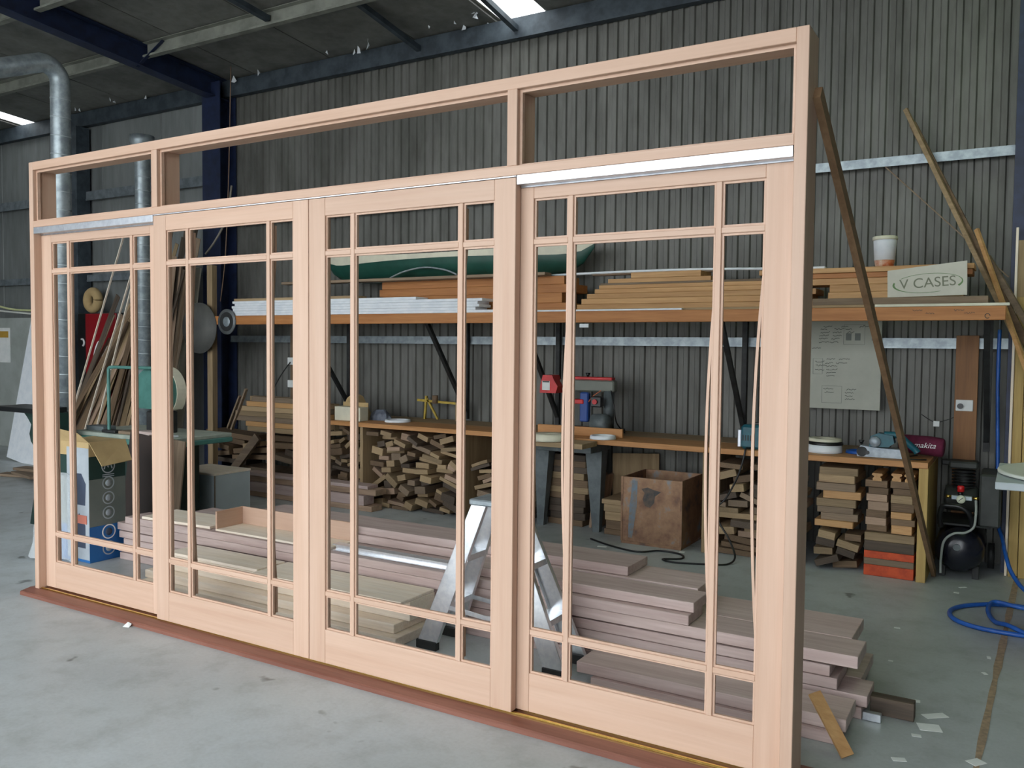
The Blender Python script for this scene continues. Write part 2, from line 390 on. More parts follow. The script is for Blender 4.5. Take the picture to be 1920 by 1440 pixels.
# steel frame
def ibeam(name, p, q, d, w, mat, label, cat, group=None, upv=(0, 0, 1), t=.012):
    mb = MB(); p, q = Vector(p), Vector(q); u = Vector(upv)
    tt = (q-p).normalized(); sd = tt.cross(u).normalized(); u = sd.cross(tt)
    mb.beam(p, q, t, d-2*t, upv)
    for s in (-1, 1): mb.beam(p+u*s*(d-t)/2, q+u*s*(d-t)/2, w, t, upv)
    return tag(mb.build(name, mat), label, cat, group)
ibeam('steel_column', (-2.98, 3.95, 0), (-2.98, 3.95, 4.52), .24, .30, BLUE, 'dark blue steel column where the sloping roof rafter meets the wall', 'column', None, (0, 1, 0))
ibeam('steel_column', (5.20, 3.95, 0), (5.20, 3.95, 4.52), .24, .32, BLUE, 'dark blue steel column behind the upright yellow boards and the compressor', 'column', None, (0, 1, 0))
ibeam('steel_rafter', (-2.98, 4.05, 4.455), (-2.98, YF, 4.455+RS*(4.05-YF)), .24, .16, BLUE, 'dark blue steel rafter sloping up under the roof', 'beam')
ibeam('steel_rafter', (5.20, 4.05, 4.455), (5.20, YF, 4.455+RS*(4.05-YF)), .24, .16, BLUE, 'blue steel rafter above the column with the compressor', 'beam')
o = MB().beam((-2.95, 2.86, 4.42), (-2.62, 2.93, 4.66), .04, .006).build('fly_brace', BLUE); tag(o, 'short blue fly brace from the sloping rafter to the purlin', 'brace')
def purlin(y, x0=XL, x1=XR):
    z = rz(y)
    mb = MB().box(x0, x1, y-.002, y+.004, z-.155, z-.004).box(x0, x1, y-.06, y, z-.155, z-.149).box(x0, x1, y-.06, y, z-.010, z-.004).box(x0, x1, y-.062, y-.056, z-.155, z-.135)
    return mb
for i, y in enumerate([2.95, 1.8, .6, -.6, -1.8, -3.0, -4.2, -5.3]):
    for xa, xb, bay in ((XL, -3.06, 'over the far bay with the ducts'), (-2.90, 5.12, 'between the two blue rafters'), (5.28, XR, 'past the compressor corner')):
        tag(purlin(y, xa, xb).build('roof_purlin', PURL), ('grey steel purlin next to the eave %s' if i == 0 else 'grey steel purlin further up the roof %s') % bay, 'purlin', 'roof purlins')
tag(MB().box(XL, XR, 3.99, 4.07, 4.385, 4.572).build('eave_beam', EAVE), 'dark grey steel eave beam along the top of the back wall', 'beam')
for xx in (-.12, 1.0): tag(MB().beam((xx, 2.97, 4.63), (xx, 4.0, 4.47), .05, .05).build('roof_bridging', EAVE), 'dark steel bridging piece between purlin and eave beam', 'brace', 'roof bridging')
tag(MB().beam((-1.1, 1.9, 4.70), (-1.1, 2.93, 4.60), .06, .05).build('roof_bridging', EAVE), 'dark steel bridging piece on the roof side of the purlin', 'brace')
for nm, z0, z1, xa, xb in (('trim_2', 2.912, 2.962, -2.85, 5.05), ('trim_3', 1.565, 1.62, -2.85, 5.05), ('trim_4', 3.42, 3.52, XL, -3.1), ('trim_5', 2.35, 2.42, XL, -3.1)):
    t_ = struct(nm, MB().box(xa, xb, 3.99, 4.07, z0, z1).box(xa, xb, 3.985, 3.995, z0-.02, z0+.004), GALV if nm in ('trim_2', 'trim_3') else GIRT); t_['label'] = 'horizontal steel wall girt'
o = bx('steel_post', -5.92, -5.62, 3.86, 4.05, 0, 4.36, EAVE); tag(o, 'dark steel post against the flat wall panels behind the red fridge', 'column')

# ------------------------------------------------------------------ the timber door frame
FR = thing('timber_door_frame', 'wide pale timber frame with three-light transom, hardwood sill and metal tracks', 'door frame', (2.25, .07, 0))
H, W, DP = 2.60, 4.496, .145
bx('jamb', 0, .040, 0, DP, .034, H, mframe('Z'), FR)
bx('jamb', W-.042, W, 0, DP, .034, H, mframe('Z'), FR)
bx('head', .040, W-.042, 0, DP, 2.552, H, mframe('X'), FR)
bx('transom_rail', .040, W-.042, 0, DP, 2.214, 2.252, mframe('X'), FR)
for mx0 in (1.134, 3.338): bx('mullion', mx0, mx0+.046, 0, DP, 2.252, 2.552, mframe('Z'), FR)
mb = MB().prism([(-.065, 0), (.20, 0), (.20, .034), (.0, .034), (-.058, .024), (-.065, .018)], W+.10, 'X', -.05)
mb.build('sill', msill('X'), FR)
for xa, xb in ((.040, 1.134), (1.180, 3.338), (3.384, W-.042)):     # glazing stop round each transom light
    b = .012; y0, y1 = .022, .04
    mb = MB().box(xa, xb, y0, y1, 2.540, 2.552).box(xa, xb, y0, y1, 2.252, 2.260).box(xa, xa+b, y0, y1, 2.26, 2.54).box(xb-b, xb, y0, y1, 2.26, 2.54)
    mb.build('glazing_stop', mframe('X'), FR)
bx('top_track', .042, W-.044, .044, .090, 2.170, 2.213, ALUB, FR, .001)['label'] = 'bright aluminium sliding track'
bx('top_track', 1.147, 3.383, -.0, .041, 2.2075, 2.213, ALUB, FR, .001)
for xa, xb in ((.042, 1.144), (3.386, W-.044)): bx('track_channel', xa, xb, -.001, .041, 2.176, 2.213, ALUB, FR, .001)
bx('sill_track', .042, W-.044, .012, .024, .034, .041, BRASS, FR, .001)['label'] = 'brass sill track'
bx('sill_track', .042, W-.044, .060, .070, .034, .041, BRASS, FR, .001)
def leaf(x0, y0, label, ztop, bows=()):
    w, st, th = 1.115, .100, .040; x1 = x0+w; zb = .043
    D = thing('sliding_door', label, 'door', (x0+w/2, y0+th/2, zb), 'sliding door leaves')
    bx('stile', x0, x0+st, y0, y0+th, zb, ztop, mframe('Z'), D); bx('stile', x1-st, x1, y0, y0+th, zb, ztop, mframe('Z'), D)
    bx('top_rail', x0+st, x1-st, y0+.0005, y0+th-.0005, 2.124, ztop, mframe('X'), D)
    bx('bottom_rail', x0+st, x1-st, y0+.0005, y0+th-.0005, zb, .203, mframe('X'), D)
    mw = .022; xs = [x0+st, x0+st+.153, x1-st-.153-mw, x1-st]; zs = [.203, .362, 1.942, 2.124]
    for xm in xs[1:3]: bx('muntin', xm, xm+mw, y0+.001, y0+th-.006, .203, 2.124, mframe('Z'), D)
    cols = [(xs[0], xs[1]), (xs[1]+mw, xs[2]), (xs[2]+mw, xs[3])]
    for zm in (.362, 1.942):
        for a, b in cols: bx('muntin', a, b, y0+.0015, y0+th-.006, zm, zm+mw, mframe('X'), D)
    rows = [(.203, .362), (.362+mw, 1.942), (1.942+mw, 2.124)]
    for a, b in cols:
        for c, d in rows:                                # moulded bead round each light
            t = .008; ya, yb = y0+.009, y0+.020
            MB().box(a, b, ya, yb, c, c+t).box(a, b, ya, yb, d-t, d).box(a, a+t, ya, yb, c+t, d-t).box(b-t, b, ya, yb, c+t, d-t).build('glazing_bead', mframe('Z'), D)
    for bxp, amp in bows:                                # loose glazing strips bowing off the back of the bars
        px = {'l': xs[1]+mw/2, 'r': xs[2]+mw/2, 's': xs[3]+.004, 'a': xs[0]-.004}[bxp]
        pts = [(px+amp*sin(pi*min(1, max(0, (z-.35)/1.6)))**.8, y0+th+.004, z) for z in [.21+.0575*i for i in range(34)]]
        mb = MB(); n = len(pts); vs = []
        for p in pts: vs += [(p[0]-.005, p[1], p[2]), (p[0]+.005, p[1], p[2]), (p[0]+.005, p[1]+.01, p[2]), (p[0]-.005, p[1]+.01, p[2])]
        mb.add(vs, [(i*4+k, i*4+(k+1) % 4, i*4+4+(k+1) % 4, i*4+4+k) for i in range(n-1) for k in range(4)]+[(3, 2, 1, 0), ((n-1)*4, (n-1)*4+1, (n-1)*4+2, (n-1)*4+3)])
        mb.build('glazing_strip', mframe('Z'), D)
    return D
leaf(.041, .046, 'pale timber sliding door leaf set back against the jamb near the printed carton', 2.170)
leaf(1.147, .001, 'pale timber sliding door leaf on the front track, standing before the grey cabinet and tray', 2.206, (('r', -.036), ('l', -.030)))
leaf(2.266, .001, 'pale timber sliding door leaf on the front track, with the ladder behind its lower lights', 2.206, (('r', -.040),))
leaf(W-.043-1.115, .046, 'pale timber sliding door leaf set back under the bright track, against the braced jamb', 2.170, (('l', -.046), ('r', -.044), ('s', -.042)))
# long brace from the jamb to the bench
br = MB().beam((4.508, .085, 2.40), (4.655, 3.475, .014), .026, .05).build('timber_brace', wood('brace', L(118, 90, 64), L(146, 116, 86), 'Y', .7, .02)); tag(br, 'long brown timber brace propping the frame jamb down to the bench end', 'brace')

# ------------------------------------------------------------------ long hardwood stack behind the frame
rng = random.Random(3)
def board(x0, x1, y0, y1, z0, z1, mat, label, group, name='timber_board', rzz=0., cat='board'):
    o = MB().bbox(x0, x1, y0, y1, z0, z1, .0025).build(name, mat)
    if rzz: o.rotation_euler = (0, 0, rzz)
    return tag(o, label, cat, group)
LB = 'pinkish hardwood board in the long stack on the floor behind the door frame'; GB = 'hardwood boards stacked behind the frame'
lay = [(-.33, 4.60, .0), (-.36, 4.62, .05), (-.30, 4.50, .10), (-.35, 4.47, .15), (-.365, 4.58, .205), (-.27, 3.85, .26)]
for i, (a, b, z) in enumerate(lay):
    t = .048 if i != 4 else .053
    mid = 1.0+.05*rng.random()
    cut = rng.uniform(1.4, 3.2)
    y0 = .79+.02*rng.random()
    co = ('bottom', 'second', 'third', 'fourth', 'fifth', 'sixth')[i]
    for (xa, xb, en) in ((a, cut-.002, 'carton'), (cut+.002, b, 'braced jamb')): board(xa, xb, y0, mid-.003, z+.001, z+t, mhard(), 'pinkish hardwood board facing the frame, %s course of the long stack, %s end' % (co, en), GB)
    board(a+.1+.2*rng.random(), b-.03-.1*rng.random(), mid+.003, 1.36, z+.001, z+t, mhard(), 'pinkish hardwood board facing the bench, %s course of the long floor stack' % co, GB)
for (a, b, z, ya, yb) in ((.80, 3.80, .311, 1.08, 1.36), (.70, 3.42, .360, 1.10, 1.37), (2.55, 3.86, .311, .84, 1.05)):
    board(a, b, ya, yb, z, z+.047, mhard(), {.360: 'topmost pinkish hardwood board on the bench side of the stack', .311: 'pinkish hardwood board directly under the topmost one on the bench side' if ya > 1 else 'short pinkish hardwood board on top of the stack next to the ladder'}[z], 'top hardwood boards')
board(-.10, .56, .82, 1.12, .310, .328, mpale(), 'short pale board lying on the carton end of the hardwood stack', None, rzz=.05)
# front low rows
for i, (a, b, ya, yb, z, zt) in enumerate(((3.5, 4.56, .50, .74, .001, .048), (3.42, 4.585, .52, .75, .05, .100))):
    board(a, b, ya, yb, z, zt, mhard(), ('lower' if i == 0 else 'upper')+' short hardwood board of the low pair beside the braced jamb', 'low pair of hardwood boards')
for i, (a, b, ya, yb, z, zt) in enumerate(((.42, 2.45, .42, .74, .001, .05), (.40, 2.40, .47, .76, .052, .10), (.55, 2.44, .55, .77, .102, .205))):
    board(a, b, ya, yb, z, zt, mpale(), ('bottom pale pine board of the low pile between frame and hardwood stack', 'second pale pine board of the low pile between frame and hardwood stack', 'thick pale pine beam lying on the low pile behind the frame')[i], 'low pale boards')
board(.56, 1.35, .52, .74, .207, .225, mpale(), 'thin pale board with a cut end on top of the low pale pile', None)
board(1.365, 2.44, .47, .76, .207, .222, mpale(), 'long thin pale board on top of the low pale pile, next to the ladder', None, rzz=.01)
board(4.6202, 4.79, .885, .945, .001, .075, mdark(), 'dark brown timber block on the floor poking out past the stack', None, 'timber_block', cat='block')
st = MB().beam((4.468, .50, .19), (4.612, .405, .012), .012, .05, (0, 1, 1)).build('timber_stick', mpine()); tag(st, 'yellow flat stick leaning on the low hardwood boards beside the jamb', 'stick')
bx('steel_offcut', 4.603, 4.675, .80, .83, .001, .035, ALUB, label='small shiny metal offcut sticking out under the hardwood stack', cat='offcut')
tr = thing('wooden_tray', 'open timber tray with upright sides resting on the hardwood stack', 'tray', (1.1, .95, .31))
bx('base', .64, 1.62, .82, 1.05, .311, .325, mpale(), tr); bx('side', .64, .655, .82, 1.05, .325, .44, mframe('Y'), tr); bx('side', .655, 1.62, 1.035, 1.05, .325, .44, mframe('X'), tr)
lv = thing('spirit_level', 'long aluminium straightedge lying along the edge of the hardwood stack', 'level', (2.0, .9, .31))
MB().box(1.64, 2.52, .84, .90, .311, .316).box(1.64, 2.52, .84, .90, .345, .350).box(1.64, 2.52, .868, .872, .316, .345).build('rail', ALU, lv)
bx('end_cap', 2.52, 2.53, .838, .902, .310, .351, BLACK, lv)
# step ladder
ld = thing('step_ladder', 'small silver aluminium step ladder standing open before the hardwood stack', 'ladder', (2.93, .63, 0))
def rail(p, q, w, label='rail'):
    p, q = Vector(p), Vector(q); t = (q-p).normalized(); sd = Vector((t.z, 0, -t.x)).normalized()
    if sd.x < 0: sd = -sd
    return p, q, sd
ZT = .76
for s, xb, xt in ((-1, 2.585, 2.865), (1, 3.315, 3.0)):
    for yb_, yt_ in ((.500, .545), (.745, .705)):
        hw, hg, th = .058, .042, .024; mb = MB()
        yo = 1 if yb_ < .6 else -1
        def quad(x0, y0_, z0, x1, y1_, z1, h, ya, yb2, g=None):
            g = g or h
            mb.add([(x0-h, y0_+ya, z0), (x0+h, y0_+ya, z0), (x1+g, y1_+ya, z1), (x1-g, y1_+ya, z1), (x0-h, y0_+yb2, z0), (x0+h, y0_+yb2, z0), (x1+g, y1_+yb2, z1), (x1-g, y1_+yb2, z1)],
                   [(0, 1, 2, 3), (7, 6, 5, 4), (0, 4, 5, 1), (1, 5, 6, 2), (2, 6, 7, 3), (3, 7, 4, 0)])
        quad(xb, yb_, .03, xt, yt_, ZT, hw, 0 if yo > 0 else -.003, .003 if yo > 0 else 0, hg)
        for e in (-1, 1):
            quad(xb+e*(hw-.0015), yb_, .03, xt+e*(hg-.0015), yt_, ZT, .0015, 0 if yo > 0 else -th, th if yo > 0 else 0)
        mb.build('rail', ALU, ld)
        MB().bbox(xb-hw-.006, xb+hw+.004, yb_-.006 if yo > 0 else yb_-th-.004, yb_+th+.004 if yo > 0 else yb_+.006, 0, .045, .004).build('foot', IRON, ld)
    for z in (.25, .50):
        f = (z-.03)/(ZT-.03); xc = xb+(xt-xb)*f; ya = .503+.045*f; yb2 = .742-.04*f
        MB().bbox(xc-.045, xc+.045, ya, yb2, z-.004, z, .001).box(xc-.045, xc-.042, ya, yb2, z-.03, z-.004).box(xc+.042, xc+.045, ya, yb2, z-.03, z-.004).build('step', ALU, ld)
bx('top_cap', 2.815, 3.055, .53, .72, .755, .785, GALV, ld, .006)
for y in (.515, .73): MB().beam((2.66, y, .235), (2.93, y, .215), .004, .022).beam((2.93, y, .215), (3.22, y, .235), .004, .022).build('spreader', ALU, ld)

# ------------------------------------------------------------------ bench along the back wall
wb = thing('workbench', 'long timber workbench with plank top along the corrugated wall', 'workbench', (2.0, 3.6, 0))
bx('worktop', -.62, 4.62, 3.22, 3.62, .757, .797, mbench('X'), wb)
bx('worktop', -.62, 4.62, 3.625, 4.02, .757, .797, mply('X'), wb)
bx('end_panel', 4.565, 4.622, 3.235, 3.98, 0, .757, mgreenpost('Z'), wb)
for xx, nm in ((3.10, 'divider'), (.90, 'divider'), (-.235, 'divider')): bx(nm, xx, xx+.035, 3.25, 3.98, 0, .757, mply('Z'), wb)
for xx in (1.22, 3.55): bx('back_post', xx, xx+.07, 3.93, 3.99, 0, .757, mbrown('Z'), wb)
bx('back_rail', -.6, 4.56, 3.96, 4.0, .66, .757, mbrown('X'), wb)

# offcut heaps: pieces dropped one at a time onto the profile of those below
def unit_box():
    me = bpy.data.meshes.new('offcut'); o = MB().bbox(-.5, .5, -.5, .5, -.5, .5, .02); me.from_pydata(o.v, [], o.f)
    import bmesh as _b
    bm = _b.new(); bm.from_mesh(me); _b.ops.recalc_face_normals(bm, faces=bm.faces); bm.to_mesh(me); bm.free(); return me
BASE = unit_box()
def offcut(loc, dim, rot, mat, label, group, name='timber_offcut'):
    key = ('u', mat.name)
    if key not in CACHE:
        me = BASE.copy(); me.materials.append(mat); CACHE[key] = me
    o = bpy.data.objects.new(name, CACHE[key]); C.objects.link(o); o.location = loc; o.scale = dim; o.rotation_euler = rot
    return tag(o, label, 'offcut', group)
MATS = [mtan('Y'), mtan('Y'), mbrown('Y'), mbrown('Y'), mdark('Y'), mpinkoff('Y'), mgrey('Y'), mtan('X'), mply('Y'), mpinkoff('X')]
def heap(x0, x1, y0, zlim, n, wr, tr_, tilt, dr, label, group, seed, mats=MATS, z0=0.):
    R = random.Random(seed); RES = .004; N = int((x1-x0)/RES)+2; prof = [z0]*N; placed = 0; fails = 0
    while placed < n and fails < 160:
        best = None
        for _ in range(12):
            w = R.uniform(*wr); t = R.uniform(*tr_); a = radians(R.gauss(0, tilt)); a = max(-1.1, min(1.1, a))
            hw = abs(w/2*cos(a))+abs(t/2*sin(a)); hh = abs(w/2*sin(a))+abs(t/2*cos(a))
            if 2*hw > x1-x0-.02: continue
            cx = R.uniform(x0+hw, x1-hw); i0, i1 = max(0, int((cx-hw-x0)/RES)), min(N-1, int((cx+hw-x0)/RES)+1)
            cs = [(sx*w/2*cos(a)-sz*t/2*sin(a), sx*w/2*sin(a)+sz*t/2*cos(a)) for sx, sz in ((-1, -1), (1, -1), (1, 1), (-1, 1))]
            def span(u):
                lo, hi = 9, -9
                for k in range(4):
                    (xa, za), (xb, zb) = cs[k], cs[(k+1) % 4]
                    if min(xa, xb)-RES*.6 <= u <= max(xa, xb)+RES*.6:
                        f = 0 if abs(xb-xa) < 1e-6 else max(0, min(1, (u-xa)/(xb-xa))); z = za+(zb-za)*f
                        lo, hi = min(lo, z, za if abs(xb-xa) < 1e-6 else z), max(hi, z)
                return lo, hi
            zz = -9; sp = []
            for i in range(i0, i1+1):
                e0, e1 = span(x0+i*RES-cx), span(x0+(i+1)*RES-cx); lo, hi = min(e0[0], e1[0]), max(e0[1], e1[1])
                if lo > 5: continue
                sp.append((i, hi)); zz = max(zz, prof[i]-lo)
            lim = zlim(cx) if callable(zlim) else zlim
            if zz+hh > lim: continue
            if best is None or zz < best[0]: best = (zz, cx, w, t, a, sp)
        if best is None: fails += 1; continue
        zz, cx, w, t, a, sp = best
        for i, hi in sp: prof[i] = max(prof[i], zz+hi)
        d = R.uniform(*dr)
        offcut((cx, y0+R.uniform(-.05, .07)+d/2, zz), (w, d, t), (0, -a, 0*R.uniform(-.12, .12)), R.choice(mats), label, group)
        placed += 1
    return placed
n1 = heap(-.19, .89, 3.30, .74, 75, (.08, .26), (.03, .07), 20, (.18, .42), 'small timber offcut in the tumbled heap under the bench between two dividers', 'offcuts in the divided bay', 21)
n2 = heap(-1.10, -.25, 3.36, lambda x: .60 if x < -.66 else .74, 55, (.07, .24), (.03, .07), 28, (.18, .4), 'small timber offcut in the loose heap beside the bench divider behind the long pale beams', 'offcuts beside the divider', 22)
n3 = heap(.95, 1.52, 3.34, lambda x: .50+.16*(x-.95)/.57, 50, (.09, .26), (.025, .06), 24, (.2, .45), 'timber offcut in the sloping heap between the bench divider and the grey stand', 'offcuts next to the grey stand', 23)
n4 = heap(3.15, 3.86, 3.27, .70, 50, (.10, .31), (.034, .058), 13, (.22, .42), 'timber offcut in the crossed heap under the bench behind the hanging black cable', 'offcuts behind the cable', 24)
n5 = heap(-2.75, -1.12, 3.45, .60, 36, (.25, .75), (.045, .09), 12, (.2, .35), 'rough timber length in the dark heap under the bundle of battens', 'rough lengths under the bundle', 25, [mbrown('X'), mdark('X'), mgrey('X'), mtan('X'), mbrown('X')])
# neat stacks at the bench end
R = random.Random(8)
def stack(x0, x1, y0, zs, label, group, mats, jit=.02, dr=(.25, .4)):
    z = zs[0]; q = 0
    while z < zs[1]:
        t = R.uniform(.042, .062); d = R.uniform(*dr); j = R.uniform(-jit, jit); w = (x1-x0)*R.uniform(.84, 1.0)
        offcut(((x0+x1)/2+j, y0+d/2+R.uniform(-.015, .02), z+t/2), (w, d, t-.001), (0, 0, R.uniform(-.06, .06)), R.choice(mats), '%s %s' % (ORD[q], label), group); z += t; q += 1
    return z
LT = [mtan('X'), mtan('Y'), mpinkoff('X'), mpine('X'), mgrey('X')]
stack(3.93, 4.20, 3.27, (.30, .70), 'timber block up in the fanned stack under the bench', 'fanned stack of blocks', [mtan('X'), mpine('X'), mtan('X'), mgrey('X')], .03)
zmid = stack(4.235, 4.385, 3.27, (.30, .64), 'brown block up in the tight middle stack under the bench end', 'middle stack of blocks', [mbrown('X'), mpinkoff('X'), mbrown('X')], .006)
zend = stack(4.395, 4.545, 3.26, (.30, .64), 'block up in the stack against the bench end panel', 'end stack of blocks', [mtan('X'), mpine('X'), mbrown('X')], .006)
heap(3.90, 4.22, 3.28, .295, 12, (.10, .2), (.045, .06), 22, (.2, .3), 'stubby offcut tumbled under the fanned stack of blocks', 'tumbled stubs', 31, [mtan('X'), mdark('X'), mbrown('X')])
zz = .001
for t, mt, lb in ((.075, ORANGE, 'orange painted timber at the bottom of the bench end stack'), (.045, mgrey('X'), 'weathered board between the two orange painted timbers'), (.05, ORANGE, 'orange painted timber under the dark board in the bench end stack'), (.07, mdark('X'), 'dark thick board in the bench end stack'), (.055, mtan('X'), 'wide tan board carrying the two block stacks at the bench end')):
    o = MB().bbox(4.24, 4.55, 3.25, 3.62, zz, zz+t-.001, .003).build('timber_block', mt); tag(o, lb, 'block'); zz += t
for xx in (4.31,):
    pf = [(-.028, 0), (.028, 0), (.028, .018), (.02, .024), (.02, .032), (.034, .040), (.03, .052), (-.03, .052), (-.034, .040), (-.02, .032), (-.02, .024), (-.028, .018)]
    o = MB().prism([(xx+a, zmid+b) for a, b in pf], .3, 'Y', 3.25).build('moulding_offcut', mpine('Y')); tag(o, 'short pale moulded offcut with a shaped end on the middle block stack', 'offcut')
for xx in (4.43, 4.51):
    o = MB().prism([(xx+a, zend+b) for a, b in pf], .3, 'Y', 3.25).build('moulding_offcut', mpine('Y')); tag(o, 'short pale moulded offcut with a shaped end on the end block stack', 'offcut', 'moulded offcuts on the end stack')
for a, b, z, zt in ((2.225, 2.44, .0, .05), (2.24, 2.45, .05, .12), (2.23, 2.44, .12, .19), (2.22, 2.43, .19, .25), (2.20, 2.40, .25, .29)):
    o = MB().bbox(a, b, 3.42, 3.8, z+.001, zt, .003).build('timber_block', mtan('X') if z > .1 else mbrown('X')); tag(o, '%s timber block of the short stack between grey stand and rusty bin' % ORD[int(round(z/.06))], 'block', 'blocks by the rusty bin')
z = .001; q = 0
R = random.Random(4)
while z < .60:
    t = R.uniform(.05, .065); d = R.uniform(.2, .28)
    offcut((1.80+R.uniform(-.015, .015), 3.56+d/2, z+t/2), (.36+R.uniform(-.03, .03), d, t-.001), (0, 0, R.uniform(-.05, .05)), R.choice([mtan('X'), mgrey('X'), mdark('X'), mbrown('X')]), ORD[q]+' wide plank offcut stacked flat between the legs of the grey stand', 'planks under the grey stand'); z += t; q += 1
for a, tl in ((2.03, -.10), (2.075, -.13)):
    o = MB().bbox(-.012, .012, 0, .22, 0, .45, .002).build('timber_offcut', mpinkoff('Z'), None, (0, 0, 0)); o.location = (a, 3.62 if a < 2.03 else 3.56, .005); o.rotation_euler = (0, -tl, 0); tag(o, 'flat board leaning inside the right leg of the grey stand', 'board', 'leaning boards in the stand')

# rusty bin, grey stand
rb = thing('steel_bin', 'square rusty open-topped steel bin under the bench', 'bin', (2.71, 3.46, 0))
x0, x1, y0, y1, h = 2.465, 2.955, 3.215, 3.70, .525; t = .012
bx('front_wall', x0, x1, y0, y0+t, .02, h, RUST, rb, .004); bx('back_wall', x0, x1, y1-t, y1, .02, h, RUST, rb, .004)
bx('side_wall', x0, x0+t, y0+t, y1-t, .02, h, RUST, rb, .004); bx('side_wall', x1-t, x1, y0+t, y1-t, .02, h, RUST, rb, .004); bx('base', x0, x1, y0, y1, 0, .02, RUST, rb)
MB().box(x0-.004, x0+.012, y0-.004, y0+.004, .02, h).build('corner_angle', RUST, rb); MB().box(x1-.012, x1+.004, y0-.004, y0+.004, .02, h).build('corner_angle', RUST, rb)
ribbon([(2.575, 3.2148, .50), (2.570, 3.2148, .40), (2.562, 3.2148, .30), (2.552, 3.2148, .20), (2.545, 3.2148, .10), (2.54, 3.2148, .05)], [.045, .05, .06, .05, .04, .03], (0, -1, 0), .0006).build('paint_smear', plain('blue_smear', L(106, 124, 138), .7, 0, L(122, 112, 104), 22.), rb)
MB().prism([(2.63, .44), (2.68, .455), (2.73, .44), (2.79, .43), (2.74, .39), (2.735, .34), (2.70, .30), (2.66, .31), (2.64, .36), (2.655, .41)], .0006, 'Y', 3.2142).build('dark_stain', plain('dark_smear', L(62, 62, 64), .7, 0, L(96, 82, 70), 22.), rb)
gs = thing('machine_stand', 'grey steel machine stand with tapered legs set under the bench front', 'stand', (1.86, 3.4, 0))
bx('top', 1.50, 2.25, 2.94, 3.205, .745, .785, mply('X'), gs); bx('apron', 1.55, 2.20, 3.20, 3.56, .68, .745, GREYP, gs, .004)
for xa, xb, s in ((1.56, 1.70, -1), (2.04, 2.19, 1)):
    for ya in (3.43,):
        bxx = (xa+xb)/2+s*.02
        mb = MB().add([(xa, ya, .68), (xb, ya, .68), (xb, ya+.12, .68), (xa, ya+.12, .68), (bxx-.03, ya+.02, 0), (bxx+.03, ya+.02, 0), (bxx+.03, ya+.07, 0), (bxx-.03, ya+.07, 0)],
                      [(0, 1, 2, 3), (7, 6, 5, 4), (0, 4, 5, 1), (1, 5, 6, 2), (2, 6, 7, 3), (3, 7, 4, 0)])
        mb.build('leg', GREYP, gs)
o = MB().bbox(-.2, .2, -.006, .006, 0, .62, .003).build('card_sheet', mply('Z'), None, (0, 0, 0)); o.location = (2.32, 3.86, .001); o.rotation_euler = (-.12, 0, .5); tag(o, 'pale scrap sheet leaning behind the rusty bin under the bench', 'sheet')

# ------------------------------------------------------------------ things on the bench
ZB = .798
def ring(name, c, r, h, inner, mat, label, group=None):
    return tag(MB().lathe([(inner, 0), (r, 0), (r, h*.3), (r-.004, h), (inner+.004, h), (inner, h*.9), (inner, .0)], c, 'Z', 36).build(name, mat), label, 'roll', group)
ring('edging_roll', (.02, 3.50, ZB), .125, .022, .095, WHITE, 'flat white coil of edging strip on the bench above the divided bay')
ring('edging_roll', (2.26, 3.294, ZB), .105, .028, .085, WHITE, 'thin white ring of edging strip on the bench next to the grey stand')
ring('edging_roll', (1.90, 3.055, .786), .16, .05, .03, CREAM, 'wide thick off-white roll lying on the grey stand top')
ring('edging_roll', (3.93, 3.44, ZB), .12, .055, .06, WHITE, 'thick white roll on the bench beside the belt sander')
ring('edging_roll', (3.935, 3.445, ZB+.056), .12, .022, .06, BLACK, 'black roll stacked between the white rolls on the bench')
ring('edging_roll', (3.93, 3.45, ZB+.079), .115, .02, .06, CREAM, 'thin cream roll on top of the black roll')
ring('edging_roll', (4.16, 3.52, ZB), .10, .02, .08, BLUEP, 'thin blue edged ring partly behind the belt sander')
wbx = thing('white_carton', 'small cream carton standing on the bench end beside grey cloth', 'carton', (-.42, 3.36, ZB))
bx('body', -.60, -.28, 3.30, 3.42, ZB, .93, CREAM, wbx); bx('lid_flap', -.60, -.28, 3.42, 3.426, .93, .97, KRAFT, wbx)
o = MB().prism([(-.72, ZB), (-.36, ZB), (-.50, 1.02), (-.56, 1.04), (-.62, 1.00)], .10, 'Y', 3.5).build('paper_sack', KRAFT); tag(o, 'crumpled tan paper sack behind the cream carton on the bench', 'sack')
mb = MB(); R = random.Random(2); P0 = [(r_*cos(a)*(1+.25*R.random()), r_*sin(a)*.6, hh*(1+.3*R.random())) for r_, hh in ((.12, 0), (.10, .05), (.05, .08)) for a in [2*pi*k/10 for k in range(10)]]
mb.add([(-.24+x_, 3.56+y_, ZB+z_) for x_, y_, z_ in P0], [(i*10+k, i*10+(k+1) % 10, i*10+10+(k+1) % 10, i*10+10+k) for i in range(2) for k in range(10)]+[tuple(range(10))[::-1], tuple(range(20, 30))])
tag(mb.build('grey_cloth', plain('grey_cloth', L(112, 118, 130), .9, 0, L(84, 90, 102), 20.)), 'crumpled grey cloth on the bench beside the cream carton', 'cloth')
yc = thing('bar_clamp', 'yellow bar clamp standing against the wall at the back of the bench', 'clamp', (.2, 3.9, ZB))
MB().beam((.04, 3.9, ZB), (.06, 3.9, 1.03), .02, .02, (0, 1, 0)).beam((.07, 3.9, 1.0), (.2, 3.9, ZB+.006), .018, .018, (0, 1, 0)).build('stand', YELLOW, yc)
MB().beam((-.05, 3.9, .985), (.46, 3.9, .967), .018, .022).build('bar', YELLOW, yc); MB().tube([(.18, 3.88, .96), (.18, 3.88, 1.04)], .03, 8).build('screw_head', mbrown('Z'), yc); bx('jaw', .42, .472, 3.88, 3.92, ZB, .98, mtan('Z'), yc)
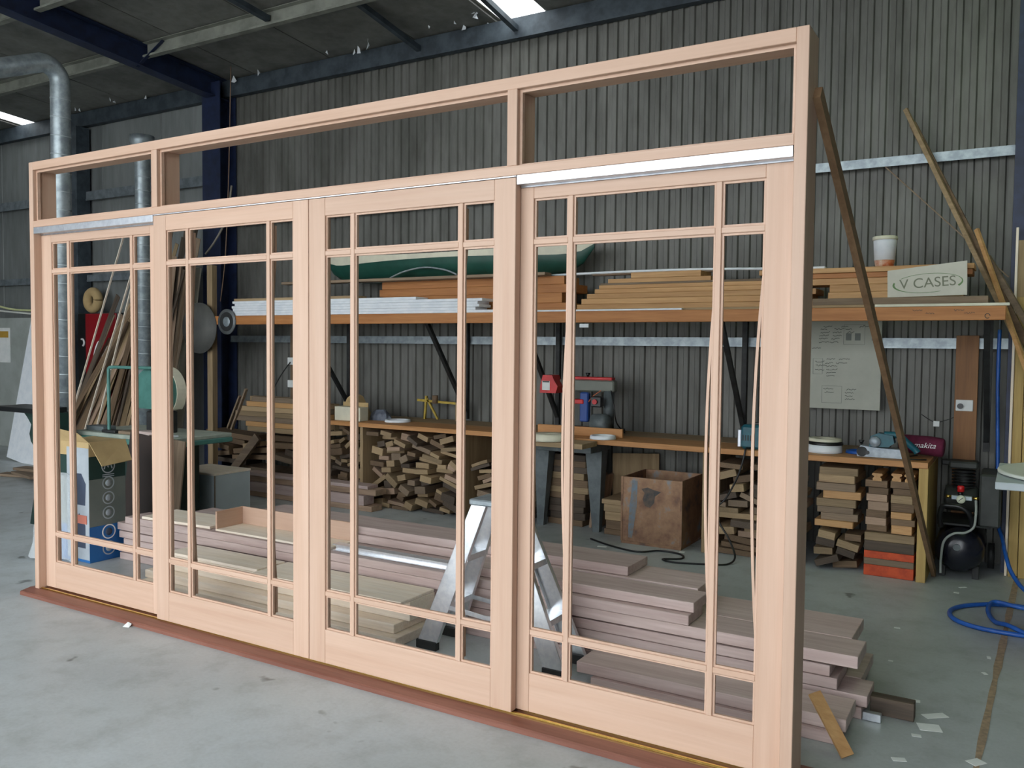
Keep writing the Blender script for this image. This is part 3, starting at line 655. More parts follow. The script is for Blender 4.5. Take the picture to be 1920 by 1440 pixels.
board(1.60, 2.38, 3.405, 3.43, ZB, .872, mbench('X'), 'tan board standing on edge across the bench in front of the radial saw', None)
# radial arm saw
rs = thing('radial_arm_saw', 'red and grey radial arm saw at the back of the bench', 'saw', (1.85, 3.82, ZB))
bx('base', 1.55, 2.15, 3.72, 3.98, ZB, .84, IRON, rs, .006)
MB().lathe([(.045, .84), (.045, 1.16)], (2.04, 3.88, 0), 'Z', 16).build('column', GREYP, rs)
bx('arm', 1.58, 2.10, 3.84, 3.92, 1.15, 1.25, plain('arm_grey', L(118, 122, 112), .5), rs, .012)
hd = MB().prism([(1.445, 1.13), (1.60, 1.13), (1.62, 1.19), (1.585, 1.24), (1.565, 1.285), (1.475, 1.285), (1.45, 1.2)], .13, 'Y', 3.74).build('head_cover', RED, rs)
bx('label_plate', 1.47, 1.545, 3.737, 3.74, 1.155, 1.235, PAPER, hd, .0005); bx('label_band', 1.475, 1.54, 3.735, 3.737, 1.222, 1.234, BLACK, hd, .0004)
bx('arm_cover', 1.72, 2.08, 3.845, 3.915, 1.25, 1.275, RED, rs, .01); MB().tube([(1.84, 3.88, 1.275), (1.84, 3.88, 1.31)], [.008, .024], 10).build('knob', BLACK, rs)
MB().lathe([(.03, 0), (.075, .01), (.08, .12), (.07, .15), (.02, .16)], (1.97, 3.70, .90), 'X', 20).build('motor', GREYP, rs)
MB().lathe([(.01, 0), (.05, .01), (.062, .03), (.062, .06), (.04, .075)], (2.03, 3.72, .905), 'X', 20).build('motor_cap', RED, rs)
bx('yoke', 1.84, 1.92, 3.72, 3.78, .90, 1.15, plain('blue_yoke', L(44, 78, 150), .5), rs, .01); bx('bracket', 1.78, 1.88, 3.71, 3.79, 1.05, 1.09, RED, rs, .006)
bx('switch_box', 1.95, 2.05, 3.70, 3.76, 1.03, 1.12, BLACK, rs, .008); MB().tube([(1.995, 3.70, 1.075), (1.995, 3.685, 1.075)], .022, 12).build('stop_button', RED, rs)
MB().tube(smooth_path([(2.06, 3.86, 1.2), (2.12, 3.8, 1.05), (2.14, 3.82, .9), (2.18, 3.9, .81)]), .006, 6).build('power_lead', BLACK, rs)
MB().tube(smooth_path([(2.04, 3.72, 1.17), (1.97, 3.71, 1.12), (1.93, 3.71, 1.07)]), .004, 6).build('wire', plain('orange_wire', L(200, 110, 70), .5), rs)
bx('lime_tag', 1.64, 1.67, 3.83, 3.842, 1.15, 1.2, plain('lime_plastic', L(150, 190, 40), .4), rs, .002)
rs.location += Vector((.085, -.18, 0))
# planer (teal) with its cable
pl = thing('power_planer', 'teal power tool with black vents standing on the bench edge', 'power tool', (3.43, 3.33, ZB))
MB().bbox(3.37, 3.52, 3.28, 3.40, ZB, .975, .018).build('body', TEAL, pl); bx('shoe', 3.345, 3.375, 3.285, 3.395, ZB+.01, .94, ALUB, pl, .006)
for k in range(4): bx('vent', 3.385+k*.018, 3.393+k*.018, 3.277, 3.281, .86, .9, BLACK, pl, .0005)
bx('handle', 3.44, 3.56, 3.32, 3.36, .975, .995, BLACK, pl, .008)
cb = MB().tube(smooth_path([(3.44, 3.275, .806), (3.43, 3.21, .806), (3.42, 3.195, .74), (3.38, 3.19, .60), (3.30, 3.19, .44), (3.235, 3.19, .36), (3.25, 3.19, .26), (3.33, 3.17, .15), (3.40, 3.10, .04), (3.38, 2.98, .007), (3.25, 2.90, .007), (3.05, 2.83, .007), (2.94, 2.87, .007), (3.05, 2.96, .007), (3.00, 3.08, .007), (2.83, 3.10, .007), (2.70, 2.98, .007), (2.45, 3.05, .007), (2.22, 3.18, .007)], 7), .007, 8).build('power_cable', BLACK)
tag(cb, 'black power cable hanging off the bench and looping over the floor', 'cable')
# belt sander
bs = thing('belt_sander', 'teal and grey belt sander with maroon dust bag at the bench end', 'sander', (4.35, 3.4, ZB))
mb = MB().prism([(4.17, .80), (4.47, .80), (4.485, .83), (4.46, .86), (4.30, .865), (4.19, .875), (4.165, .84)], .085, 'Y', 3.31); mb.build('belt_housing', plain('sander_grey', L(168, 178, 186), .35, .2, L(140, 150, 160), 20.), bs)
MB().lathe([(.030, 0), (.034, .002), (.034, .09), (.030, .092)], (4.20, 3.305, .835), 'Y', 20).build('front_roller', IRON, bs)
MB().tube([(4.235, 3.309, .83), (4.235, 3.300, .83)], .014, 12).build('adjuster_knob', BLACK, bs)
mb = MB().prism([(4.24, .87), (4.36, .87), (4.40, .90), (4.39, .95), (4.30, .965), (4.25, .94)], .09, 'Y', 3.33); mb.build('motor_housing', TEAL, bs)
MB().lathe([(.01, 0), (.034, .004), (.038, .02), (.034, .03)], (4.28, 3.308, .905), 'Y', 20).build('gear_cover', plain('sander_grey', L(168, 178, 186), .35), bs)
MB().tube(smooth_path([(4.33, 3.37, .955), (4.42, 3.38, .95), (4.47, 3.38, .91), (4.52, 3.39, .865), (4.54, 3.39, .84)]), .022, 12).build('rear_handle', TEAL, bs)
MB().tube([(4.19, 3.345, .885), (4.19, 3.345, .91)], [.008, .02], 12).build('front_knob', BLACK, bs)
bag = MB().tube(smooth_path([(4.40, 3.56, .885), (4.43, 3.56, .885), (4.50, 3.56, .88), (4.60, 3.565, .875), (4.665, 3.57, .867), (4.69, 3.57, .865)], 3), [.03, .048, .056, .06, .062, .063, .064, .065, .066, .066, .066, .066, .065, .064, .058, .04], 16)
bagO = bag.build('dust_bag', MAROON, bs)
lettering('makita', .052, (4.57, 3.494, .882), (pi/2, .0, 0), WTEXT, bagO, .35)
MB().tube(smooth_path([(4.53, 3.5, .812), (4.45, 3.35, .806), (4.50, 3.27, .806), (4.60, 3.32, .806)]), .005, 6).build('power_lead', BLACK, bs)

# ------------------------------------------------------------------ shelf above the bench
sh = thing('wall_shelf', 'long timber shelf on dark steel brackets above the bench', 'shelf', (1.3, 3.6, 1.72))
bx('front_beam', -2.65, 5.03, 3.20, 3.245, 1.726, 1.815, mbeam('X'), sh, .003)
for yy in (3.25, 3.45, 3.65, 3.85): bx('deck_plank', -2.25, 4.96, yy, yy+.185, 1.79, 1.812, mbrown('X'), sh)
for xx in (-1.0, .50, 1.50, 3.2, 4.925):
    MB().box(xx-.02, xx+.02, 3.25, 3.98, 1.75, 1.789).beam((xx, 3.30, 1.745), (xx, 3.965, .88), .035, .035, (1, 0, 0)).box(xx-.02, xx+.02, 3.94, 3.98, .82, 1.75).build('bracket', IRON, sh)
for k, (a, b, w) in enumerate(((4.50, 4.56, .003), (4.58, 4.63, .003), (4.74, 4.80, .004), (4.80, 4.86, .003))):      # pencil notes on the beam end
    R = random.Random(k); pts = [(a+(b-a)*i/14, 3.1995, 1.79-.018*(k % 2)+R.uniform(-.006, .006)) for i in range(15)]
    ribbon(pts, .0025, (0, -1, 0)).build('pencil_note', INK, sh)
ribbon(arc((4.93, 3.1995, 1.752), .014, 0, 5.5, 16), .004, (0, -1, 0)).build('pencil_note', INK, sh)
# white boards
for i, (a, b, ya) in enumerate(((-1.90, 1.60, 3.215), (-1.96, 1.08, 3.22), (-1.93, 1.12, 3.215), (-1.95, 1.10, 3.22), (-1.90, 1.15, 3.215), (-1.94, .44, 3.22))):
    z = 1.816+i*.025
    board(a, b, ya, ya+.19, z, z+.0245, WHITE, ORD[i]+' white primed board of the stack at the front of the shelf', 'white boards on the shelf')
board(-1.96, -.30, 3.26, 3.42, 1.967, 1.995, mply('X'), 'dusty tan board lying on the white boards', None)
for i, (a, b, z) in enumerate(((-.17, 1.85, 1.816), (-.12, 1.80, 1.90), (-.16, 1.9, 1.985), (-.13, 1.82, 2.055))):
    board(a, b, 3.44, 3.72, z, z+(.084 if i < 2 else .069), mbeam('X'), ORD[i]+' orange plank of the stack under the canoe on the shelf', 'orange planks on the shelf')
board(-1.3, 1.7, 3.30, 3.42, 2.125, 2.15, mgrey('X'), 'grey brown batten lying across the orange planks before the canoe', None, rzz=.012)
bx('aluminium_strip', -1.35, 1.9, 3.465, 3.49, 2.127, 2.14, GALV, label='dull metal strip beside the batten under the canoe', cat='strip')
board(-1.5, -.55, 3.55, 3.75, 1.816, 1.86, mgrey('X'), 'short grey board on the shelf behind the white boards', None)
# canoe
cn = thing('canoe', 'green canoe with cream upper edge lying on the shelf timber', 'canoe', (.42, 3.75, 2.15))
def canoe_sec(f0, f1, name, mat, off=0.):
    n = 30; S = []
    for i in range(n+1):
        u = -1+2*i/n; x_ = .42+1.53*u; w = .24*(1-abs(u)**2.6)+.006+off; keel = 2.128+.06*abs(u)**3+.19*abs(u)**14; top = 2.385+.06*u*u
        a0, a1 = pi*f0(u), pi*f1(u)
        for k in range(13):
            a = a0+(a1-a0)*k/12; S.append((x_, 3.74-w*cos(a), keel+(top-keel)*(1-sin(a)**.75)-off*sin(a)))
    return MB().add(S, [(i*13+k, i*13+k+1, i*13+14+k, i*13+13+k) for i in range(n) for k in range(12)], True).build(name, mat, cn)
bd = lambda u: .03+.09*u*u
canoe_sec(lambda u: 0, lambda u: 1, 'hull', plain('canoe_green', L(36, 84, 72), .35, 0, L(28, 70, 60), 4.))
canoe_sec(lambda u: 0, bd, 'gunwale_band', CREAM, .003); canoe_sec(lambda u: 1-bd(u), lambda u: 1, 'gunwale_band', CREAM, .003)
tag(MB().tube(smooth_path([(-.05, 3.46, 2.165), (.12, 3.46, 2.22), (.35, 3.46, 2.25), (.58, 3.46, 2.22), (.72, 3.46, 2.17)]), .008, 8).build('bent_strip', GALV), 'thin bent metal strip arched over the batten in front of the canoe', 'strip')
# pine on the right half of the shelf
for i, (a, b, z, t) in enumerate(((1.93, 3.86, 1.836, .045), (1.97, 3.80, 1.882, .045), (2.02, 3.84, 1.928, .04), (2.09, 3.75, 1.969, .035), (2.13, 3.72, 2.005, .03), (2.20, 3.06, 2.036, .05), (2.40, 2.98, 2.087, .045))):
    board(a, b, 3.48 if i > 4 else 3.46, 3.74, z, z+t, mpine('X'), ORD[i]+' pine plank from the shelf deck up in the stepped stack', 'stepped pine stack' if i < 5 else 'short top pine planks')
board(1.66, 3.80, 3.26, 3.44, 1.814, 1.834, mply('X'), 'dusty board lying under the white strip at the front of the shelf', None)
bx('white_strip', 1.64, 2.93, 3.205, 3.24, 1.816, 1.829, WHITE, label='thin white strip lying on the front beam of the shelf', cat='strip')
bx('white_angle', 2.09, 2.17, 3.188, 3.198, 1.685, 1.715, WHITE, label='small white angle clipped to the front of the shelf beam', cat='angle')
tag(MB().tube(smooth_path([(1.62, 3.50, 2.134), (2.1, 3.50, 2.141), (2.7, 3.50, 2.1425), (3.2, 3.50, 2.134), (3.78, 3.50, 2.113)]), .010, 8).build('conduit', WHITE), 'white conduit bending over the pine stack on the shelf', 'conduit')
bx('thin_batten', 2.14, 3.70, 3.461, 3.476, 2.0355, 2.0515, mgrey('X'), label='thin grey batten propped in front of the pine stack', cat='batten')
board(1.97, 3.1, 3.66, 3.72, 2.1325, 2.1625, mgrey('X'), 'grey batten lying at the back of the pine stack beside the canoe tip', None)
for i, (a, b, z, t, ya) in enumerate(((3.93, 4.78, 1.884, .05, 3.42), (3.94, 4.72, 1.935, .05, 3.42), (3.77, 4.76, 1.986, .045, 3.42), (3.77, 4.83, 2.032, .035, 3.41), (3.45, 4.84, 2.068, .035, 3.39))):
    board(a, b, ya, ya+.25, z, z+t, mpine('X') if i != 3 else mbeam('X'), ORD[i]+' orange pine plank of the stack behind the lettered sign', 'pine behind the sign')
board(3.86, 4.93, 3.25, 3.60, 1.835, 1.882, mgrey('X'), 'long weathered board carrying the lettered sign on the shelf', None)
board(3.85, 4.25, 3.205, 3.245, 1.816, 1.834, mply('X'), 'short dusty batten on the shelf beam beside the pale strip', None)
bx('pale_strip', 4.27, 5.05, 3.203, 3.228, 1.8165, 1.834, CREAM, label='pale strip lying on the shelf beam below the lettered sign', cat='strip')
bx('white_scrap', 3.80, 3.90, 3.44, 3.50, 2.104, 2.122, WHITE, label='small white scrap on the orange pine by the jamb', cat='scrap')
sg = thing('lettered_sign', 'off-white sign board with grey capitals inside a green ellipse, leaning on the shelf', 'sign', (4.57, 3.33, 1.883))
SGN = plain('sign_face', L(206, 204, 190), .6, 0, L(196, 194, 180), 5.)
MB().prism([(4.335, 1.884), (4.808, 1.892), (4.802, 2.112), (4.33, 2.062)], .012, 'Y', 3.30).build('board', SGN, sg)
SG_R = (pi/2, -.06, 0)
lettering('V CASES', .092, (4.575, 3.2985, 1.974), SG_R, plain('sign_letter', L(128, 132, 112), .7), sg)
def ell(a0, a1, n=30): return [(4.575+.205*cos(a)*cos(.06)-.06*sin(a)*sin(.06), 3.2995, 1.974+.205*cos(a)*sin(.06)+.062*sin(a)) for a in [a0+(a1-a0)*i/n for i in range(n+1)]]
GI = plain('sign_green', L(112, 142, 96), .7, 0, L(100, 130, 84))
ribbon(ell(-.5, pi*.78), [.003+.009*(max(0, 1-i/10)) for i in range(31)], (0, -1, 0)).build('ellipse_stroke', GI, sg)
ribbon(ell(pi*.92, pi*1.62), [.003+.010*(max(0, 1-abs(i-4)/12)) for i in range(31)], (0, -1, 0)).build('ellipse_stroke', GI, sg)
bk = thing('paint_bucket', 'white plastic paint bucket with orange drips standing on the shelf pine', 'bucket', (4.28, 3.53, 2.104))
MB().lathe([(.058, 0), (.068, .05)], (4.28, 3.53, 2.104), 'Z', 24).build('stained_base', plain('orange_paint_drip', L(196, 104, 60), .6, 0, L(214, 190, 170), 14.), bk)
MB().lathe([(.068, 0), (.076, .13), (.076, .14)], (4.28, 3.53, 2.154), 'Z', 24).build('body', WHITE, bk)
MB().lathe([(.08, 0), (.082, .004), (.082, .022), (.074, .026)], (4.28, 3.53, 2.294), 'Z', 24).build('lid', CREAM, bk)

# ------------------------------------------------------------------ on the wall
wbd = thing('whiteboard', 'grey-white planning board covered in handwritten notes on the wall', 'whiteboard', (3.86, 3.98, 1.07))
bx('panel', 3.50, 4.22, 3.968, 3.982, 1.075, 1.765, plain('dull_whiteboard', L(176, 178, 164), .5, 0, L(166, 168, 154), 3.), wbd)
R = random.Random(12)
def scrawl(x0, z0, w, mat=INK, hgt=.012):
    n = max(4, int(w/.006)); pts = []
    for i in range(n+1): pts.append((x0+w*i/n, 3.9675, z0+w*i/n*.06+R.uniform(-hgt, hgt)*.5))
    ribbon(pts, .0035, (0, -1, 0)).build('handwriting', mat, wbd)
for z, xs in ((1.705, (3.80, 3.93, 4.06)), (1.685, (3.78, 3.88, 3.96)), (1.66, (3.78, 3.87, 3.97)), (1.635, (3.77, 3.87)), (1.61, (3.77, 3.86)), (1.585, (3.77, 3.85)), (1.54, (3.72,)), (1.455, (3.83, 3.92)), (1.425, (3.82, 3.90)), (1.40, (3.83,)), (1.375, (3.83,)), (1.35, (3.83,)), (1.325, (3.83,)), (1.435, (3.745,)), (1.405, (3.75,)), (1.37, (3.745,)), (1.225, (3.81, 3.98)), (1.20, (3.82, 3.97)), (1.175, (3.97,)), (1.15, (3.97,))):
    for x_ in xs: scrawl(x_, z, R.uniform(.045, .085))
def rectline(x0, x1, z0, z1):
    ribbon([(x0, 3.9675, z0), (x1, 3.9675, z0), (x1, 3.9675, z1), (x0, 3.9675, z1), (x0, 3.9675, z0)], .003, (0, -1, 0)).build('ruled_box', TINK, wbd)
rectline(3.80, 3.945, 1.12, 1.25); rectline(3.73, 3.80, 1.34, 1.46); rectline(3.95, 4.10, 1.57, 1.72)
for x_ in (3.965, 4.03, 4.15): bx('ink_patch', x_, x_+.04, 3.966, 3.968, 1.60, 1.655, TINK, wbd, .0003)
bp = thing('backing_post', 'brown timber backing board on the wall carrying a power switch', 'board', (4.79, 4.03, .4))
bx('board', 4.715, 4.86, 3.965, 3.984, .35, 1.64, wood('russet_board', L(126, 84, 46), L(150, 104, 60), 'Z', .6, .02), bp)
sw = bx('switch_plate', 4.725, 4.835, 3.952, 3.964, 1.10, 1.18, PAPER, bp, .003); MB().tube([(4.755, 3.952, 1.135), (4.755, 3.935, 1.135)], .02, 14).build('plug', BLACK, sw)
sp = thing('socket_post', 'brown timber post with two power sockets behind the timber bundle', 'post', (-1.75, 4.0, .0))
bx('post', -1.83, -1.70, 3.93, 3.984, 0, 1.70, mbrown('Z'), sp)
for z in (1.30, 1.05): bx('socket', -1.86, -1.76, 3.915, 3.93, z, z+.08, PAPER, sp, .003)
tag(MB().tube(smooth_path([(-1.8, 3.90, 1.33), (-1.95, 3.88, 1.15), (-2.05, 3.86, .95), (-2.0, 3.84, .8)]), .006, 6).build('power_lead', IRON), 'dark lead dangling from the sockets on the brown post', 'cable')
bx('wall_tag', 4.585, 4.625, 3.94, 3.95, .98, 1.02, PAPER, label='small white tag on the wall above the dust bag', cat='tag')
tag(MB().tube(smooth_path([(4.50, 4.0, 1.06), (4.60, 3.96, 1.01), (4.714, 3.972, 1.05)]), .003, 6).build('wall_wire', BLACK), 'thin black wire sagging across the wall above the dust bag', 'wire')
tag(MB().tube(smooth_path([(-2.55, 3.75, 4.61), (-2.56, 3.72, 3.4), (-2.6, 3.7, 2.5), (-2.66, 3.68, 2.0)]), .006, 6).build('hanging_cable', plain('tan_cable', L(140, 112, 92), .6)), 'thin brown cable hanging down beside the blue column', 'cable')
tag(MB().tube(smooth_path([(-2.56, 3.76, 3.3), (-2.62, 3.74, 2.95), (-2.78, 3.72, 2.7), (-2.95, 3.72, 2.55)]), .012, 8).build('hanging_cable', plain('grey_cable', L(150, 144, 132), .6)), 'thick grey cable curling across the blue column', 'cable')

# ------------------------------------------------------------------ compressor corner
cp = thing('air_compressor', 'dark air compressor with round tank, belt guard and gauge beside the bench end', 'compressor', (4.80, 3.72, 0))
NAVY = plain('tank_paint', L(24, 26, 36), .25, 0, L(20, 22, 30), 8.); CGR = plain('dusty_dark_paint', L(60, 63, 60), .6, 0, L(46, 49, 47), 8.)
prof = [(.01, 0), (.07, .008), (.115, .03), (.145, .065), (.152, .10), (.152, .52), (.145, .56), (.11, .595), (.01, .62)]
MB().lathe(prof, (4.80, 3.42, .195), 'Y', 32).build('tank', NAVY, cp)
MB().lathe([(.022, 0), (.022, .016), (.012, .016)], (4.79, 3.408, .225), 'Y', 14).build('tank_plug', GREYP, cp)
for xx in (4.70, 4.90): bx('foot', xx-.02, xx+.02, 3.52, 3.56, 0, .09, IRON, cp)
MB().lathe([(.09, -.02), (.09, .02)], (4.98, 3.92, .09), 'X', 20).build('wheel', IRON, cp)
bx('deck', 4.66, 4.98, 3.52, 3.95, .35, .365, IRON, cp)
MB().bbox(4.91, 5.035, 3.45, 3.82, .37, .72, .012).build('belt_guard', CGR, cp)
MB().lathe([(.02, 0), (.085, .01), (.09, .03), (.09, .2), (.07, .22)], (4.68, 3.78, .50), 'X', 24).build('motor', CGR, cp)
for k in range(6): MB().lathe([(.05, 0), (.075, 0), (.075, .008), (.05, .008)], (4.80, 3.78, .58+k*.022), 'Z', 20).build('cooling_fin', IRON, cp)
MB().lathe([(.05, 0), (.05, .14)], (4.80, 3.78, .56), 'Z', 20).build('cylinder', IRON, cp)
MB().bbox(4.71, 4.89, 3.70, 3.86, .715, .765, .012).build('cylinder_head', CGR, cp)
MB().bbox(4.66, 4.73, 3.74, 3.80, .73, .77, .01).build('intake_filter', IRON, cp)
MB().tube(smooth_path([(4.69, 3.46, .345), (4.68, 3.44, .42), (4.70, 3.42, .49), (4.75, 3.41, .50), (4.81, 3.41, .495), (4.86, 3.42, .45), (4.88, 3.46, .36)]), .017, 10).build('carry_handle', BLACK, cp)
bx('pressure_block', 4.745, 4.87, 3.46, 3.50, .535, .565, GALV, cp, .004)
MB().lathe([(.022, 0), (.022, .034), (.017, .04)], (4.80, 3.48, .59), 'Z', 16).build('regulator_knob', RED, cp)
MB().lathe([(.016, 0), (.016, .03)], (4.80, 3.48, .56), 'Z', 12).build('regulator_stem', BLACK, cp)
gg = MB().lathe([(.004, 0), (.027, .0), (.027, .014), (.02, .016)], (4.805, 3.43, .545), 'Y', 22).build('gauge', plain('gauge_face', L(220, 226, 200), .4), cp)
ribbon([(4.792, 3.4295, .533), (4.818, 3.4295, .558)], .004, (0, -1, 0)).build('needle', BLACK, gg)
MB().tube([(4.745, 3.48, .553), (4.715, 3.47, .553)], [.009, .012], 10).build('outlet', BRASS, cp); MB().tube([(4.87, 3.48, .553), (4.905, 3.465, .553)], [.009, .012], 10).build('outlet', BRASS, cp)
tag(MB().tube(smooth_path([(4.893, 3.435, .545), (4.897, 3.40, .47), (4.888, 3.385, .38), (4.84, 3.385, .335), (4.77, 3.385, .32), (4.715, 3.39, .26), (4.70, 3.395, .14), (4.70, 3.40, .045)]), .008, 8).build('plug_lead', plain('grey_lead', L(150, 156, 150), .5)), 'grey lead with plug draped over the compressor tank', 'cable')
# blue air hose
hp = [(4.985, 3.90, 1.68), (4.985, 3.90, 1.3), (5.0, 3.90, .8), (5.005, 3.885, .55), (5.015, 3.86, .34), (5.05, 3.68, .26), (5.075, 3.48, .19), (5.12, 3.34, .10), (5.22, 3.18, .03), (5.42, 3.02, .014), (5.45, 2.85, .014), (5.2, 2.93, .014), (5.03, 2.90, .014), (4.87, 2.76, .014), (4.81, 2.60, .014), (4.85, 2.44, .014), (4.98, 2.35, .014), (5.2, 2.34, .014), (5.4, 2.42, .014), (5.48, 2.62, .014), (5.35, 2.82, .030), (5.16, 2.84, .032), (5.03, 2.88, .034), (5.0, 2.74, .016), (5.04, 2.52, .016), (5.11, 2.40, .038), (5.25, 2.30, .016), (5.47, 2.13, .014)]
tag(MB().tube(smooth_path(hp, 7), .013, 10).build('air_hose', BLUEP), 'bright blue air hose hanging by the compressor and coiled on the floor', 'hose')
hs = MB().tube([(4.985, 3.90, 1.68), (4.985, 3.90, 1.80)], .005, 6).build('hose_hook', GALV); tag(hs, 'thin metal hook holding the blue air hose by the column', 'hook')
# round table edge at the right
tb = thing('round_table', 'pale mint round table top over a white square board', 'table', (5.56, 2.30, 0))
MB().lathe([(.47, 0), (.50, .004), (.50, .016), (.49, .02)], (5.53, 2.36, .885), 'Z', 64).build('round_top', plain('pale_laminate', L(226, 230, 222), .45, 0, L(218, 222, 214), 3.), tb)
MB().bbox(5.03, 6.0, 1.95, 2.80, .842, .880, .004).build('square_board', MELA, tb)
MB().lathe([(.05, 0), (.05, .842)], (5.72, 2.34, 0), 'Z', 20).build('pedestal', IRON, tb); MB().lathe([(.20, 0), (.20, .012), (.06, .04)], (5.72, 2.34, 0), 'Z', 32).build('base', IRON, tb)
# upright boards by the right column and leaning bars
R = random.Random(6); x_ = 5.085
for i in range(6):
    w = R.uniform(.035, .06); y_ = 3.735+R.uniform(0, .01)
    o = MB().bbox(-w/2, w/2, -.02, .02, 0, R.uniform(1.7, 2.1), .002).build('upright_board', mgreenpost('Z'), None, (0, 0, 0)); o.location = (x_+w/2, y_, .001); o.rotation_euler = (-.01, 0, 0)
    tag(o, ('first', 'second', 'third', 'fourth', 'fifth', 'sixth')[i]+' yellowish upright board counted from the blue hose, standing before the column', 'board', 'upright yellow boards'); x_ += w+.004
o = MB().bbox(-.1, .1, -.008, .008, 0, 2.28, .002).build('ply_strip', mply('Z'), None, (0, 0, 0)); o.location = (5.18, 3.815, .001); o.rotation_euler = (0, 0, 0); tag(o, 'tall tan plywood strip standing behind the upright yellow boards', 'board')
o = MB().bbox(5.064, 5.08, 3.74, 3.755, 0, 2.36, .002).build('thin_lath', mpale('Z')); tag(o, 'thin pale lath standing upright in front of the blue column', 'lath')
def bar(p, q, w, h, mat, label, group=None): tag(MB().beam(p, q, w, h).build('leaning_bar', mat), label, 'bar', group)
bar((4.335, 3.96, 3.29), (5.36, 3.50, 1.0), .02, .03, mtan('X'), 'long thin timber bar leaning high across the corrugated wall')
bar((4.385, 3.965, 3.18), (5.40, 3.56, 1.05), .012, .05, mbrown('X'), 'flat brown lath leaning parallel behind the high timber bar')
bar((4.83, 3.72, 2.36), (5.24, 3.38, 1.15), .02, .028, mpine('X'), 'tan timber bar leaning across the pine end of the shelf')
bar((4.90, 3.72, 2.17), (5.42, 3.47, 1.2), .02, .04, mgrey('X'), 'grey timber bar crossing in front of the right column')
bar((4.15, 4.02, 2.95), (5.03, 3.75, 2.03), .006, .008, mgrey('X'), 'very thin rod leaning across the wall behind the bars')

# ------------------------------------------------------------------ left side: ducts, machine, cartons
def duct(name, pts, r, label, bands):
    e = thing(name, label, 'duct', pts[0]); MB().tube(pts, r, 20).build('pipe', GALV, e)
    for c, n in bands:
        u = Vector(n).normalized(); MB().tube([Vector(c)-u*.004, Vector(c)+u*.004], r+.003, 20).build('seam_ring', plain('bright_seam', L(190, 200, 204), .4, .4), e)
    return e
R = random.Random(9)
el = [(-1.95, 1.40-.16*(1-cos(a)), 3.72+.16*sin(a)-.03*(a/(pi/2))) for a in [pi/2*i/7 for i in range(8)]]
duct('dust_duct', [(-1.95, 1.40, .0), (-1.95, 1.40, 3.68)]+el+[(-1.96, .9, 3.71), (-1.98, -.6, 3.2)], .078, 'galvanised spiral dust duct with an elbow turning out at its top',
     [((-1.95, 1.40, .95+i*.155), (.12, 0, 1)) for i in range(18)])
duct('dust_duct', [(-2.74, 2.77, .0), (-2.76, 2.77, 3.40), (-2.76, 2.77, 3.46)], .075, 'galvanised spiral dust duct standing behind the green machine', [((-2.75, 2.77, 1.0+i*.14), (.1, 0, 1)) for i in range(17)])
tag(MB().lathe([(.08, 0), (.12, .14), (.12, .2)], (-2.76, 2.77, 3.461), 'Z', 20).build('duct_funnel', GALV), 'flared metal funnel on top of the duct behind the green machine', 'funnel')
wm = thing('woodworking_machine', 'old green woodworking machine with round hood and pipe guard', 'machine', (-1.25, 1.65, 0))
bx('cabinet', -1.62, -.92, 1.50, 1.98, 0, .72, DGREEN, wm, .02)
bx('table', -1.86, -.62, 1.42, 2.06, .74, .775, plain('worn_table', L(176, 184, 170), .5, .2, L(150, 160, 150), 6.), wm, .006); bx('table_edge', -1.865, -.615, 1.415, 2.065, .70, .74, GREEN, wm, .006)
half = lambda r: [(-1.07+r*cos(t), 1.12+r*sin(t)) for t in [radians(-42+264*i/26) for i in range(27)]]
MB().prism(half(.205), .10, 'Y', 1.60).build('round_hood', GREEN, wm); MB().prism(half(.212), .09, 'Y', 1.70).build('hood_highlight', CREAM, wm); MB().prism(half(.185), .012, 'Y', 1.588).build('hood_face', GREEN, wm)  # cream rear band is the hood's highlight put in as colour; the dome is green
bx('hood_neck', -1.16, -.98, 1.62, 1.80, .775, .96, IRON, wm, .01)
MB().tube(smooth_path([(-1.45, 1.48, .776), (-1.45, 1.48, 1.0), (-1.45, 1.48, 1.28), (-1.44, 1.48, 1.315), (-1.40, 1.485, 1.325), (-1.2, 1.52, 1.325), (-.95, 1.56, 1.325)]), .014, 10).build('pipe_guard', GREEN, wm)
bx('clamp_base', -1.50, -1.32, 1.44, 1.52, .776, .80, IRON, wm, .006)
for a, b, ya, c, d, mt, lb in ((-1.80, -1.56, 1.5, .776, .815, GREYP, 'grey tool tray lying on the green machine table'), (-1.30, -1.10, 1.46, .776, .80, mgrey('X'), 'grey offcut lying on the green machine table by the pipe guard'), (-1.09, -.84, 1.47, .801, .83, mhard('X'), 'pink offcut stacked on the green machine table under the hood'), (-.82, -.68, 1.45, .776, .79, WHITE, 'small white tray on the corner of the green machine table')):
    bx('table_item', a, b, ya, ya+.12, c, d, mt, label=lb, cat='item') if c < .8 else bx('table_item', a, b, ya, ya+.12, .776, .81, mt, label=lb, cat='item')
fm = thing('jointer', 'black cast iron machine table on a curved pedestal near the white panel', 'machine', (-2.62, 1.28, 0))
bx('table', -2.36, -1.75, 1.02, 1.30, .945, .985, BLACK, fm, .004)
MB().prism([(x_+.43, z_) for x_, z_ in [(-2.52, .945), (-2.1, .945), (-2.1, .3), (-2.02, 0), (-2.44, 0), (-2.36, .3), (-2.37, .66), (-2.41, .70), (-2.43, .76), (-2.40, .84), (-2.46, .90)]], .14, 'Y', 1.12).build('pedestal', DGREEN, fm)
